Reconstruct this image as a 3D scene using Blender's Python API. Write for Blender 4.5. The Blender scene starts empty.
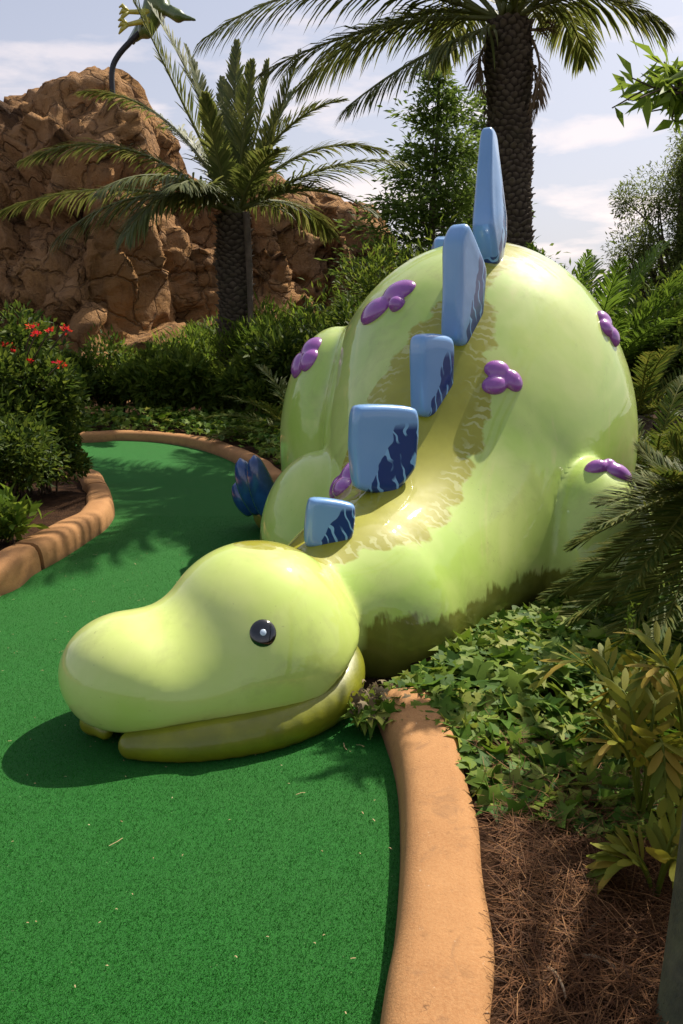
import bpy, math, random
import numpy as np
from mathutils import Vector, Matrix

random.seed(5)
R = np.random.default_rng(5)
C = bpy.context.scene.collection
sc = bpy.context.scene

# ------------------------------------------------------------------ camera
F = 797.0
PITCH = math.radians(12.9)
CH = 1.4
cp, sp = math.cos(PITCH), math.sin(PITCH)
cam = bpy.data.cameras.new('camera')
cam.sensor_fit = 'VERTICAL'; cam.sensor_height = 36; cam.sensor_width = 24
cam.lens = F / 1024 * 36
cam.clip_start = 0.05; cam.clip_end = 3000
co = bpy.data.objects.new('camera', cam); C.objects.link(co)
co.location = (0, 0, CH); co.rotation_euler = (math.radians(90) - PITCH, 0, 0)
sc.camera = co

def ray(px, py):
    u = (px - 341.5) / F; v = (512 - py) / F
    return np.array([u, cp + v * sp, -sp + v * cp])
def W(px, py, Y):
    d = ray(px, py); return np.array([0, 0, CH]) + d * (Y / d[1])
def G(px, py, z=0.0):
    d = ray(px, py); return np.array([0, 0, CH]) + d * ((z - CH) / d[2])

# ------------------------------------------------------------------ object helpers
def tag(o, label=None, cat=None, group=None, kind=None):
    if label: o['label'] = label
    if cat: o['category'] = cat
    if group: o['group'] = group
    if kind: o['kind'] = kind
    return o

def mesh(name, v, f, mats, parent=None, smooth=False, attrs=None, local=True, mi=None):
    """v in the parent's local space if local, else world (shifted by the parent's location)"""
    v = np.asarray(v, dtype=np.float64)
    if parent is not None and not local:
        v = v - np.array(parent.location)
    me = bpy.data.meshes.new(name)
    if isinstance(f, np.ndarray):
        n, k = f.shape
        me.vertices.add(len(v)); me.vertices.foreach_set('co', v.astype(np.float32).ravel())
        me.loops.add(n * k); me.loops.foreach_set('vertex_index', f.astype(np.int32).ravel())
        me.polygons.add(n); me.polygons.foreach_set('loop_start', np.arange(0, n * k, k, dtype=np.int32))
        me.update(calc_edges=True)
    else:
        me.from_pydata([tuple(p) for p in v], [], [tuple(int(i) for i in q) for q in f])
    me.validate()
    if not isinstance(mats, (list, tuple)): mats = [mats]
    for m in mats: me.materials.append(m)
    if mi is not None and len(me.polygons) == len(mi):
        me.polygons.foreach_set('material_index', np.asarray(mi, dtype=np.int32))
    if smooth: me.polygons.foreach_set('use_smooth', [True] * len(me.polygons))
    if attrs:
        for k_, a in attrs.items():
            at = me.attributes.new(k_, 'FLOAT', 'POINT'); at.data.foreach_set('value', np.asarray(a, dtype=np.float32))
    o = bpy.data.objects.new(name, me); C.objects.link(o)
    if parent is not None: o.parent = parent
    return o

def thing(name, loc, label, cat, group=None, rz=0):
    o = bpy.data.objects.new(name, None); C.objects.link(o)
    o.location = tuple(float(a) for a in loc); o.rotation_euler = (0, 0, rz); o.empty_display_size = .2
    return tag(o, label, cat, group)

def dup(root, loc, rz, label, scale=1.0):
    r = root.copy(); C.objects.link(r); r.location = tuple(float(a) for a in loc); r.rotation_euler = (0, 0, rz)
    r.scale = (scale,) * 3 if not isinstance(scale, (tuple, list)) else scale
    r['label'] = label
    for ch in list(root.children):
        c = ch.copy(); C.objects.link(c); c.parent = r
        for g in ch.children:
            d = g.copy(); C.objects.link(d); d.parent = c
    return r

class MB:
    """collects quads and triangles (triangles stored as degenerate-free polygon list)"""
    def __init__(s): s.v = []; s.q = []; s.t = []; s.n = 0
    def add(s, v, q=None, t=None):
        v = np.asarray(v, dtype=float)
        if q is not None and len(q): s.q.append(np.asarray(q) + s.n)
        if t is not None and len(t): s.t.append(np.asarray(t) + s.n)
        s.v.append(v); s.n += len(v)
    def build(s, name, mats, parent=None, smooth=False, local=True, attrs=None):
        v = np.concatenate(s.v)
        f = []
        me_f = []
        if s.q and not s.t: me_f = np.concatenate(s.q)
        elif s.t and not s.q: me_f = np.concatenate(s.t)
        else:
            q = np.concatenate(s.q); t = np.concatenate(s.t)
            tt = np.concatenate([q[:, [0, 1, 2]], q[:, [0, 2, 3]], t])
            me_f = tt
        return mesh(name, v, me_f, mats, parent, smooth, attrs, local)

def norm(a): 
    a = np.asarray(a, float); return a / (np.linalg.norm(a, axis=-1, keepdims=True) + 1e-12)

def tube(mb, pts, rad, k=8, cap=True):
    pts = np.asarray(pts, float); n = len(pts)
    rad = np.broadcast_to(np.asarray(rad, float), (n,))
    tan = norm(np.gradient(pts, axis=0))
    ref = np.array([0, 0, 1.0]) if abs(tan[0][2]) < .8 else np.array([1.0, 0, 0])
    a = norm(np.cross(tan, ref)); b = np.cross(tan, a)
    th = np.linspace(0, 2 * math.pi, k, endpoint=False)
    v = pts[:, None] + rad[:, None, None] * (np.cos(th)[None, :, None] * a[:, None] + np.sin(th)[None, :, None] * b[:, None])
    v = v.reshape(-1, 3); q = []
    for i in range(n - 1):
        for j in range(k):
            q.append((i * k + j, i * k + (j + 1) % k, (i + 1) * k + (j + 1) % k, (i + 1) * k + j))
    t = []
    if cap:
        v = np.vstack([v, pts[0], pts[-1]]); c0 = n * k; c1 = c0 + 1
        for j in range(k):
            t.append((c0, (j + 1) % k, j)); t.append((c1, (n - 1) * k + j, (n - 1) * k + (j + 1) % k))
    mb.add(v, q, t)

def bez(p0, p1, p2, n):
    t = np.linspace(0, 1, n)[:, None]
    return (1 - t) ** 2 * np.asarray(p0) + 2 * t * (1 - t) * np.asarray(p1) + t * t * np.asarray(p2)

def catmull(P, n=12):
    P = np.asarray(P, float); P = np.vstack([2 * P[0] - P[1], P, 2 * P[-1] - P[-2]]); out = []
    for i in range(1, len(P) - 2):
        for t in np.linspace(0, 1, n, endpoint=False):
            out.append(.5 * (2 * P[i] + (P[i + 1] - P[i - 1]) * t + (2 * P[i - 1] - 5 * P[i] + 4 * P[i + 1] - P[i + 2]) * t * t + (-P[i - 1] + 3 * P[i] - 3 * P[i + 1] + P[i + 2]) * t ** 3))
    out.append(P[-2]); return np.array(out)

# ------------------------------------------------------------------ material helpers
class Nd:
    def __init__(s, mat):
        s.nt = mat.node_tree; s.N = s.nt.nodes; s.L = s.nt.links
    def n(s, t, **k):
        x = s.N.new(t)
        for a, b in k.items(): setattr(x, a, b)
        return x
    def link(s, a, b): s.L.new(a, b)
    def val(s, sock, v):
        if hasattr(v, 'is_linked') or isinstance(v, bpy.types.NodeSocket): s.link(v, sock)
        else: sock.default_value = v
    def math(s, op, a, b=0.0, c=None, clamp=False):
        x = s.n('ShaderNodeMath', operation=op, use_clamp=clamp); s.val(x.inputs[0], a); s.val(x.inputs[1], b)
        if c is not None: s.val(x.inputs[2], c)
        return x.outputs[0]
    def noise(s, vec, scale, detail=3, rough=.5, dist=0.0):
        x = s.n('ShaderNodeTexNoise'); x.inputs['Scale'].default_value = scale; x.inputs['Detail'].default_value = detail
        x.inputs['Roughness'].default_value = rough; x.inputs['Distortion'].default_value = dist
        if vec is not None: s.link(vec, x.inputs['Vector'])
        return x.outputs['Fac']
    def ramp(s, v, a, b, lo=0.0, hi=1.0):
        x = s.n('ShaderNodeMapRange', clamp=True); s.val(x.inputs[0], v)
        for i, q in enumerate((a, b, lo, hi)): s.val(x.inputs[i + 1], q)
        return x.outputs[0]
    def mix(s, f, a, b):
        x = s.n('ShaderNodeMix', data_type='RGBA'); s.val(x.inputs[0], f)
        for sock, v in ((x.inputs[6], a), (x.inputs[7], b)):
            if isinstance(v, (tuple, list)): sock.default_value = (*v[:3], 1)
            else: s.link(v, sock)
        return x.outputs[2]
    def attr(s, name):
        x = s.n('ShaderNodeAttribute', attribute_name=name); return x.outputs['Fac']
    def coord(s, kind='Object'): return s.n('ShaderNodeTexCoord').outputs[kind]
    def bump(s, h, strength, dist=.01):
        x = s.n('ShaderNodeBump'); x.inputs['Strength'].default_value = strength; x.inputs['Distance'].default_value = dist
        s.link(h, x.inputs['Height']); return x.outputs[0]

def newmat(name):
    m = bpy.data.materials.new(name); m.use_nodes = True
    nd = Nd(m); b = nd.N['Principled BSDF']; return m, nd, b

def simple(name, col, rough=.5, var=.25, scale=8, bump=.3, bd=.01, col2=None, coat=0.0, spec=.5, bscale=None):
    m, nd, b = newmat(name); v = nd.coord()
    c2 = col2 or tuple(c * (1 - var) for c in col)
    f = nd.ramp(nd.noise(v, scale, 5, .6), .35, .65)
    nd.link(nd.mix(f, col, c2), b.inputs['Base Color'])
    b.inputs['Roughness'].default_value = rough; b.inputs['Coat Weight'].default_value = coat
    b.inputs['Specular IOR Level'].default_value = spec
    if bump: nd.link(nd.bump(nd.noise(v, bscale or scale * 5, 5, .65), bump, bd), b.inputs['Normal'])
    return m

def leafmat(name, cols, rough=.5, trans=.3, tcol=None, spec=.15):
    """leaf colour varies from leaf to leaf (random per island) and with a broad noise"""
    rough = max(rough, .56)
    m, nd, b = newmat(name)
    g = nd.n('ShaderNodeNewGeometry').outputs['Random Per Island']
    r = nd.n('ShaderNodeValToRGB'); nd.link(g, r.inputs[0]); cr = r.color_ramp
    cr.interpolation = 'LINEAR'
    while len(cr.elements) < len(cols): cr.elements.new(.5)
    for i, c in enumerate(cols):
        cr.elements[i].position = i / (len(cols) - 1) if len(cols) > 1 else 0; cr.elements[i].color = (*c, 1)
    col = r.outputs[0]
    nd.link(col, b.inputs['Base Color']); b.inputs['Roughness'].default_value = rough
    b.inputs['Specular IOR Level'].default_value = spec
    if trans:
        t = nd.n('ShaderNodeBsdfTranslucent')
        hs = nd.n('ShaderNodeHueSaturation'); nd.link(col, hs.inputs['Color']); hs.inputs['Value'].default_value = 1.6
        hs.inputs['Hue'].default_value = .485; nd.link(hs.outputs[0], t.inputs['Color'])
        mx = nd.n('ShaderNodeMixShader'); mx.inputs[0].default_value = trans
        nd.link(b.outputs[0], mx.inputs[1]); nd.link(t.outputs[0], mx.inputs[2])
        nd.link(mx.outputs[0], nd.N['Material Output'].inputs['Surface'])
    return m

# ------------------------------------------------------------------ world, sun
TS = norm([.55, .62, 1.02])
sun_el = math.asin(TS[2]); sun_az = math.atan2(TS[0], TS[1])
w = bpy.data.worlds.new('World'); sc.world = w; w.use_nodes = True
nt = w.node_tree; bg = nt.nodes['Background']
class WN(Nd):
    def __init__(s, nt_): s.nt = nt_; s.N = nt_.nodes; s.L = nt_.links
wn = WN(nt)
sky = wn.n('ShaderNodeTexSky', sky_type='NISHITA'); sky.sun_disc = False
sky.sun_elevation = sun_el; sky.sun_rotation = sun_az
sky.air_density = 1.0; sky.dust_density = 3.0; sky.ozone_density = 1.5; sky.altitude = 10
gv = wn.coord('Generated')
mp = wn.n('ShaderNodeMapping'); wn.link(gv, mp.inputs[0]); mp.inputs['Scale'].default_value = (1, 1, 4.2); mp.inputs['Location'].default_value = (1.3, .4, .95)
n1 = wn.noise(mp.outputs[0], 4.6, 7, .55, .3)
cf = wn.ramp(n1, .52, .64)
sep = wn.n('ShaderNodeSeparateXYZ'); wn.link(gv, sep.inputs[0])
lowm = wn.ramp(sep.outputs[2], -.02, .42, 1.0, .12)
haz = wn.ramp(sep.outputs[2], 0.0, .55, .72, .22)
milky = wn.mix(haz, sky.outputs[0], (5.9, 5.7, 6.4))
skyc = wn.mix(wn.math('MULTIPLY', cf, lowm), milky, (9.6, 8.3, 7.9))
wn.link(skyc, bg.inputs['Color']); bg.inputs['Strength'].default_value = .095

sd = bpy.data.lights.new('sun', 'SUN'); sd.energy = 4.9; sd.angle = math.radians(.53); sd.color = (1, .93, .80)
so = bpy.data.objects.new('sun', sd); C.objects.link(so)
so.rotation_euler = Vector(-TS).to_track_quat('-Z', 'Y').to_euler(); so.location = (4, 6, 12)
sc.view_settings.view_transform = 'Standard'; sc.view_settings.look = 'None'
sc.view_settings.exposure = 0.46; sc.view_settings.gamma = 1; sc.view_settings.use_curve_mapping = False

# ------------------------------------------------------------------ SDF modelling
def ell(c, r, yaw=0.0, pitch=0.0):
    c = np.array(c, float); r = np.array(r, float)
    ca, sa = math.cos(yaw), math.sin(yaw); cb, sb = math.cos(pitch), math.sin(pitch)
    M = np.array([[ca * cb, sa * cb, sb], [-sa, ca, 0], [-ca * sb, -sa * sb, cb]])   # rows: local axes
    def f(p):
        q = (p - c) @ M.T
        k0 = np.linalg.norm(q / r, axis=-1); k1 = np.linalg.norm(q / (r * r), axis=-1) + 1e-9
        return k0 * (k0 - 1) / k1
    return f
def cap(a, b, ra, rb):
    a = np.array(a, float); b = np.array(b, float)
    def f(p):
        t = np.clip(((p - a) @ (b - a)) / ((b - a) @ (b - a)), 0, 1)
        return np.linalg.norm(p - a - t[..., None] * (b - a), axis=-1) - (ra + (rb - ra) * t)
    return f
def smin(a, b, k):
    h = np.clip(.5 + .5 * (b - a) / k, 0, 1); return b + (a - b) * h - k * h * (1 - h)

def surface(sdf, lo, hi, h):
    """surface nets over a grid, vertices then projected on the zero level"""
    lo = np.array(lo, float); n = np.ceil((np.array(hi) - lo) / h).astype(int) + 1
    ax = [lo[i] + h * np.arange(n[i]) for i in range(3)]
    g = np.stack(np.meshgrid(*ax, indexing='ij'), -1)
    val = np.concatenate([sdf(g[i:i + 8].reshape(-1, 3)) for i in range(0, n[0], 8)]).reshape(n)
    s = val < 0
    occ = np.zeros(n - 1, int)
    for d in [(i, j, k) for i in (0, 1) for j in (0, 1) for k in (0, 1)]:
        occ += s[d[0]:n[0] - 1 + d[0], d[1]:n[1] - 1 + d[1], d[2]:n[2] - 1 + d[2]]
    act = (occ > 0) & (occ < 8)
    idx = -np.ones(n - 1, int); cells = np.argwhere(act); idx[act] = np.arange(len(cells))
    v = lo + h * (cells + .5)
    faces = []
    for a in range(3):
        b, c = (a + 1) % 3, (a + 2) % 3
        sl0 = [slice(None)] * 3; sl1 = [slice(None)] * 3
        sl0[a] = slice(0, n[a] - 1); sl1[a] = slice(1, n[a])
        cr = s[tuple(sl0)] != s[tuple(sl1)]
        e = np.argwhere(cr)
        e = e[(e[:, b] > 0) & (e[:, c] > 0) & (e[:, b] < n[b] - 1) & (e[:, c] < n[c] - 1)]
        def cell(db, dc):
            q = e.copy(); q[:, b] -= db; q[:, c] -= dc; return idx[q[:, 0], q[:, 1], q[:, 2]]
        q = np.stack([cell(1, 1), cell(0, 1), cell(0, 0), cell(1, 0)], 1)
        inside = s[e[:, 0], e[:, 1], e[:, 2]]
        q[~inside] = q[~inside][:, ::-1]
        faces.append(q)
    f = np.concatenate(faces)
    def grad(p, e_=2e-3):
        return np.stack([(sdf(p + d) - sdf(p - d)) / (2 * e_) for d in np.eye(3) * e_], -1)
    for _ in range(5):
        d = sdf(v); gr = grad(v); g2 = (gr * gr).sum(-1) + 1e-6
        st = np.clip(d / g2, -h, h)[:, None] * gr; v = v - st
    return v, f

def raycast(sdf, px, py, t0=1.5):
    d = norm(ray(px, py)); t = t0
    for _ in range(300):
        p = np.array([0, 0, CH]) + d * t; v = float(sdf(p[None])[0])
        if v < 1e-3: break
        t += v * .6
    e = 3e-3; nn = norm([float(sdf((p + q)[None])[0] - sdf((p - q)[None])[0]) for q in np.eye(3) * e])
    return p, nn

# ------------------------------------------------------------------ the dinosaur
HA = norm([-.88, -.47, 0]); HB = np.array([.47, -.88, 0]); HB = norm(HB)   # head axis (towards the snout), near side
HC = np.array([-.33, 2.92, 0]); HY = math.atan2(HA[1], HA[0])
def H(u, wv, z): return HC + HA * u + HB * wv + np.array([0, 0, z])
head_parts = [ell(H(0.01, .02, .290), (.350, .345, .325), HY), ell(H(.51, .04, .225), (.232, .245, .195), HY),
              ell(H(.28, .05, .165), (.37, .310, .175), HY), ell(H(-.02, .05, .19), (.34, .360, .22), HY)]
SP = np.array([[-.30, 2.95, .62], [-.06, 3.30, .50], [.18, 3.72, .63], [.46, 4.12, .98], [.70, 4.50, 1.36], [.90, 4.88, 1.80], [1.02, 5.35, 1.95], [1.15, 5.9, 1.75], [1.3, 6.5, 1.0]])
SPc = catmull(SP, 14)

def sdf_body(p):
    b = ell((.84, 5.15, .84), (.95, 1.08, 1.09), 0.0)(p)
    b = smin(b, ell((.66, 4.55, .55), (.70, .74, .72), 0)(p), .35)
    b = smin(b, cap((.50, 4.25, .42), (.08, 3.46, .27), .50, .31)(p), .30)
    b = smin(b, cap((.64, 4.08, .22), (.20, 3.38, .12), .44, .34)(p), .34)
    b = smin(b, cap((.10, 3.50, .28), (-.16, 3.10, .27), .31, .25)(p), .14)
    b = smin(b, ell((-.02, 5.42, .62), (.40, .58, .80), math.radians(8))(p), .07)      # left hind leg
    b = smin(b, ell((1.36, 5.15, .50), (.44, .60, .74), 0)(p), .30)                     # right hind leg
    b = smin(b, ell((-.12, 4.52, .22), (.34, .46, .50), math.radians(-15), 0)(p), .05) # left foreleg
    b = smin(b, ell((1.27, 4.04, .20), (.34, .44, .56), math.radians(20), 0)(p), .03)  # right foreleg
    b = smin(b, ell((-.42, 5.62, .10), (.22, .22, .16), 0)(p), .08)                     # left hind foot
    hd = head_parts[0](p)
    for q, k in zip(head_parts[1:], (.155, .14, .18)): hd = smin(hd, q(p), k)
    q = p - HC; u = q @ HA
    lip = .086 - .017 * np.cos((u - .62) * 11) + .46 * np.clip(-u + .02, 0, 1) - p[:, 2]
    hd = -smin(-hd, -lip, .03)
    b = smin(b, hd, .025)
    return -smin(-b, p[:, 2] + .01, .01)

v, f = surface(sdf_body, (-1.2, 2.2, -.06), (2.15, 6.6, 2.05), .022)
def spine_attr(v):
    seg = SPc; best = np.full(len(v), 1e9); s_ = np.zeros(len(v)); L = 0
    for i in range(len(seg) - 1):
        a, b = seg[i], seg[i + 1]; ab = b - a; t = np.clip(((v - a) @ ab) / (ab @ ab), 0, 1)
        d = np.linalg.norm(v - a - t[:, None] * ab, axis=1); l = np.linalg.norm(ab)
        m = d < best; best[m] = d[m]; s_[m] = L + t[m] * l; L += l
    return best, s_
bd, bs = spine_attr(v)
hw = np.interp(bs, [0, .15, .40, .55, .9, 1.5, 2.2, 2.8, 4.5], [.12, .12, .22, .33, .37, .32, .25, .20, .20])
dino_mat, nd, b = newmat('painted_fibreglass')
oc = nd.coord('Object')
band = nd.attr('band'); al = nd.attr('along')
cloud = nd.noise(oc, 1.9, 4, .55, .6)
body_c = nd.mix(nd.ramp(cloud, .38, .66), (.42, .59, .10), (.56, .66, .19))
mp2 = nd.n('ShaderNodeMapping'); mp2.inputs['Scale'].default_value = (2.6, 1.2, 1.0); nd.link(oc, mp2.inputs[0])
st = nd.noise(mp2.outputs[0], 1.6, 5, .6, 1.2)
body_c = nd.mix(nd.ramp(st, .60, .80, 0, .55), body_c, (.72, .62, .28))
headc = nd.mix(nd.ramp(cloud, .35, .7), (.52, .65, .13), (.64, .70, .24))
body_c = nd.mix(nd.attr('headness'), body_c, headc)
cmb = nd.n('ShaderNodeCombineXYZ'); nd.link(al, cmb.inputs[0]); sepx = nd.n('ShaderNodeSeparateXYZ'); nd.link(oc, sepx.inputs[0])
edge_n = nd.noise(oc, 9, 3, .55)
scal = nd.math('ABSOLUTE', nd.math('SINE', nd.math('MULTIPLY', al, 17.0)))
e = nd.math('ADD', band, nd.math('MULTIPLY', nd.math('SUBTRACT', edge_n, .5), .40))
e = nd.math('ADD', e, nd.math('MULTIPLY', scal, -.08))
bandf = nd.ramp(e, .965, 1.01, 1, 0)
bandcol = nd.mix(nd.ramp(nd.noise(oc, 5, 4, .6), .35, .7), (.31, .295, .010), (.38, .365, .022))
# pale strokes along the band's edge
mp3 = nd.n('ShaderNodeMapping'); mp3.inputs['Scale'].default_value = (1, 1, 1); nd.link(oc, mp3.inputs[0])
wob = nd.noise(oc, 16, 2, .5)
sw = nd.math('SINE', nd.math('ADD', nd.math('MULTIPLY', al, 125.0), nd.math('MULTIPLY', wob, 16.0)))
stroke = nd.math('MULTIPLY', nd.ramp(sw, .35, .7), nd.math('MULTIPLY', nd.ramp(e, .70, .82), nd.ramp(e, .98, 1.03, 1, 0)))
stroke = nd.math('MULTIPLY', stroke, nd.ramp(nd.noise(oc, 7, 2), .36, .5))
cmix = nd.mix(bandf, body_c, bandcol)
cmix = nd.mix(nd.math('MULTIPLY', stroke, .55), cmix, (.58, .60, .26))
# belly paint
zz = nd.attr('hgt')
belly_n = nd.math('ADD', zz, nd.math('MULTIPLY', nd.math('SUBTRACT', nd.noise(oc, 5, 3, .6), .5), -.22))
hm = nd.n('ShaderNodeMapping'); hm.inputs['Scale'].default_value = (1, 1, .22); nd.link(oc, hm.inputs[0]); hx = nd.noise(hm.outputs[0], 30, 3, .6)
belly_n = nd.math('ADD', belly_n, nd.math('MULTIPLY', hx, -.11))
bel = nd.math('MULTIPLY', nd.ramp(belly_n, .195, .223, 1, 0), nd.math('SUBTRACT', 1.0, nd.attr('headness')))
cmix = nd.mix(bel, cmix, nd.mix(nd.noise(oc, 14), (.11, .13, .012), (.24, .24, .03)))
# drips and grime from standing outdoors
dirt = nd.ramp(nd.noise(oc, 3.3, 8, .7, .5), .54, .72, 0, .42)
cmix = nd.mix(dirt, cmix, (.30, .33, .09))
spk = nd.math('MULTIPLY', nd.ramp(nd.noise(oc, 85, 2, .5), .70, .76), nd.ramp(nd.noise(oc, 2.5, 3), .45, .65))
cmix = nd.mix(nd.math('MULTIPLY', spk, .55), cmix, (.16, .15, .05))
strk = nd.n('ShaderNodeMapping'); strk.inputs['Scale'].default_value = (9, 9, .7); nd.link(oc, strk.inputs[0])
cmix = nd.mix(nd.ramp(nd.noise(strk.outputs[0], 1.5, 4, .6), .62, .80, 0, .22), cmix, (.34, .36, .12))
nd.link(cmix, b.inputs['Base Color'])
b.inputs['Specular IOR Level'].default_value = .3
rr = nd.ramp(nd.noise(oc, 12, 6, .7), .3, .75, .5, .65); nd.link(rr, b.inputs['Roughness'])
b.inputs['Coat Weight'].default_value = .85
nd.link(nd.ramp(nd.noise(oc, 22, 5, .7), .35, .8, .02, .06), b.inputs['Coat Roughness'])
nd.link(nd.bump(nd.noise(oc, 3.5, 3, .5), .10, .03), b.inputs['Normal'])
hu = (v - HC) @ HA; hwv = (v - HC) @ HB
hness = np.clip(1.0 - np.abs(sum([0])) , 0, 1)
hd_ = head_parts[0](v)
for q_, k_ in zip(head_parts[1:], (.155, .14, .18)): hd_ = smin(hd_, q_(v), k_)
hness = np.clip(1 - (hd_ - .012) / .02, 0, 1)

dino = thing('dinosaur_statue', (.6, 4.4, 0), 'huge glossy lime green fibreglass dinosaur crouching with its head on the putting turf', 'statue')
body = mesh('body', v, f, dino_mat, dino, True, {'band': bd / hw, 'along': bs, 'hgt': v[:, 2], 'headness': hness}, local=False)

olive = simple('olive_gloss', (.22, .225, .004), .5, .3, 9, .06, .02, (.16, .165, .006), coat=.35)
dark = simple('mouth_shade_black', (.012, .012, .008), .7)
def sdf_jaw(p):
    J = [(-.30, .13, .19, .050), (-.26, .245, .135, .070), (-.14, .35, .088, .080), (.10, .405, .064, .074), (.36, .365, .055, .064), (.56, .27, .050, .047)]
    a = None; J = catmull(np.array(J), 4)
    for q0, q1 in zip(J, J[1:]):
        c_ = cap(H(*q0[:3]), H(*q1[:3]), q0[3], q1[3])(p); a = c_ if a is None else smin(a, c_, .02)
    c = cap(H(-.30, -.20, .06), H(.50, -.12, .050), .075, .042)(p)
    a = smin(a, c, .03)
    a = smin(a, cap(H(.50, -.12, .05), H(.64, .04, .05), .042, .042)(p), .03)
    a = smin(a, cap(H(.64, .04, .05), H(.62, .13, .05), .042, .03)(p), .03)
    return -smin(-a, p[:, 2] - .004, .01)
v2, f2 = surface(sdf_jaw, (-1.15, 2.15, -.03), (.4, 3.55, .42), .014)
mesh('lower_jaw', v2, f2, olive, dino, True, local=False)
def sdf_mouth(p): return ell(H(.14, .03, .05), (.47, .24, .05), HY)(p)
v2, f2 = surface(sdf_mouth, (-1.1, 2.2, -.03), (.35, 3.5, .2), .02)
mesh('mouth_gap_shade', v2, f2, dark, dino, True, local=False)  # near-black filler, the mouth gap's shade put into its colour

def rotm(nrm, up=(0, 0, 1)):
    n_ = norm(nrm); x = norm(np.cross(up, n_)); y = np.cross(n_, x); return np.stack([x, y, n_], 1)   # columns
# eye
blackg = simple('eye_black', (.006, .007, .008), .12, coat=1, bump=0)
eyew = simple('eye_white', (.62, .74, .86), .2, bump=0, var=.1)
def dome(mb, c, M, rx, ry, rz, k=24, m=8, up=math.pi / 2):
    vv = [np.array([0, 0, rz])]
    for i in range(1, m + 1):
        ph = up * i / m
        for j in range(k):
            th = 2 * math.pi * j / k; vv.append(np.array([rx * math.sin(ph) * math.cos(th), ry * math.sin(ph) * math.sin(th), rz * math.cos(ph)]))
    vv = np.array(vv) @ M.T + c
    t = [(0, 1 + j, 1 + (j + 1) % k) for j in range(k)]
    q = [(1 + (i - 1) * k + j, 1 + i * k + j, 1 + i * k + (j + 1) % k, 1 + (i - 1) * k + (j + 1) % k) for i in range(1, m) for j in range(k)]
    mb.add(vv, q, t)
for px, py, far in ((263, 633, False), (0, 0, True)):
    if not far: p, nn = raycast(sdf_body, px, py)
    else:
        q = (p_near - HC); uu, ww, zz_ = q @ HA, q @ HB, q[2]
        p = H(uu, -ww, zz_); nn = n_near - 2 * (n_near @ HB) * HB
    p_near, n_near = p, nn
    M = rotm(nn); mb = MB(); dome(mb, p - nn * .008, M, .047, .050, .020)
    eye = mb.build('eye', blackg, dino, True, False)
    mb = MB(); dome(mb, p + nn * .0085, M, .0125, .013, .006); mb.build('pupil', eyew, eye, True, True)
    eye.children[0].location = tuple(-np.array(dino.location))

# purple spots: three lobes fused into a raised blob
purple = simple('purple_gloss', (.36, .10, .42), .25, .2, 6, .06, .02, coat=.9)
def spot(px, py, size, lobes, t0=1.5):
    p, nn = raycast(sdf_body, px, py, t0); M = rotm(nn)
    fs = [ell((0, 0, 0), (1, 1, 1))]
    L_ = [(np.array([x, y, 0]) * size, np.array([rx, ry, .30]) * size, math.radians(a)) for x, y, rx, ry, a in lobes]
    E = [ell(c_, r_, a_) for c_, r_, a_ in L_]
    def s(q):
        d = E[0](q)
        for e_ in E[1:]: d = smin(d, e_(q), .012)
        return d
    R_ = size * 1.45
    vv, ff = surface(s, (-R_, -R_, -size * .5), (R_, R_, size * .5), size * .07)
    # wrap the blob onto the body's surface
    wv = vv.copy(); wv[:, 2] = 0; wp = wv @ M.T + p
    for _ in range(4): wp = wp - nn * sdf_body(wp)[:, None]
    out = wp + nn * (vv[:, 2:3] )
    mesh('spot', out, ff, purple, dino, True, local=False)
L3 = [(-.30, -.32, .52, .42, 10), (-.12, .38, .52, .42, -8), (.48, -.12, .38, .50, 20)]
spot(501, 378, .125, L3)
spot(610, 468, .13, [(-.45, .25, .42, .34, -30), (.25, -.30, .58, .42, -35), (.05, .15, .35, .3, 0)])
spot(387, 300, .165, [(-.35, -.45, .72, .50, 25), (.35, .35, .68, .48, 25), (.75, -.2, .3, .3, 30)])
spot(345, 481, .15, [(0, .35, .5, .6, 0), (-.2, -.3, .5, .5, 0), (.4, -.2, .5, .4, 0)])
spot(304, 357, .16, [(-.1, -.35, .5, .6, 20), (.2, .4, .5, .6, 20), (.6, -.1, .4, .5, 0)], 3.5)
spot(608, 328, .13, [(-.1, .35, .5, .5, -20), (.1, -.4, .5, .5, 0), (-.5, 0, .4, .4, 0)], 3.5)

# back plates
platemat, nd, b = newmat('blue_gloss_plate')
oc = nd.coord('Object'); sx = nd.n('ShaderNodeSeparateXYZ'); nd.link(oc, sx.inputs[0])
# the dark painted flame sits low on the tail side; plates carry their own 0..1 coordinates
pu = nd.attr('pu'); pv = nd.attr('pv')
nz = nd.noise(oc, 8, 2, .5)
reg = nd.math('SUBTRACT', nd.math('MULTIPLY', pu, 1.1), nd.math('MULTIPLY', pv, .62))
reg = nd.math('ADD', reg, nd.math('MULTIPLY', nd.math('SUBTRACT', nz, .5), .42))
cut = nd.math('MULTIPLY', nd.ramp(pv, .72, .80, 1, 0), 1.0)
regf = nd.math('MULTIPLY', nd.ramp(reg, .24, .255), cut)
lin = nd.math('SINE', nd.math('ADD', nd.math('ADD', nd.math('MULTIPLY', pu, 34.0), nd.math('MULTIPLY', pv, 12.0)), nd.math('MULTIPLY', nd.noise(oc, 13, 1), 9.0)))
lf = nd.ramp(lin, .72, .84)
lf = nd.math('MULTIPLY', lf, nd.ramp(nd.noise(oc, 9, 1), .35, .42))
lblue = nd.mix(nd.noise(oc, 6, 4), (.15, .34, .66), (.24, .44, .74))
dcol = nd.mix(lf, (.006, .045, .20), (.24, .50, .82))
nd.link(nd.mix(regf, lblue, dcol), b.inputs['Base Color'])
b.inputs['Roughness'].default_value = .28; b.inputs['Coat Weight'].default_value = .8; b.inputs['Coat Roughness'].default_value = .06
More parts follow.
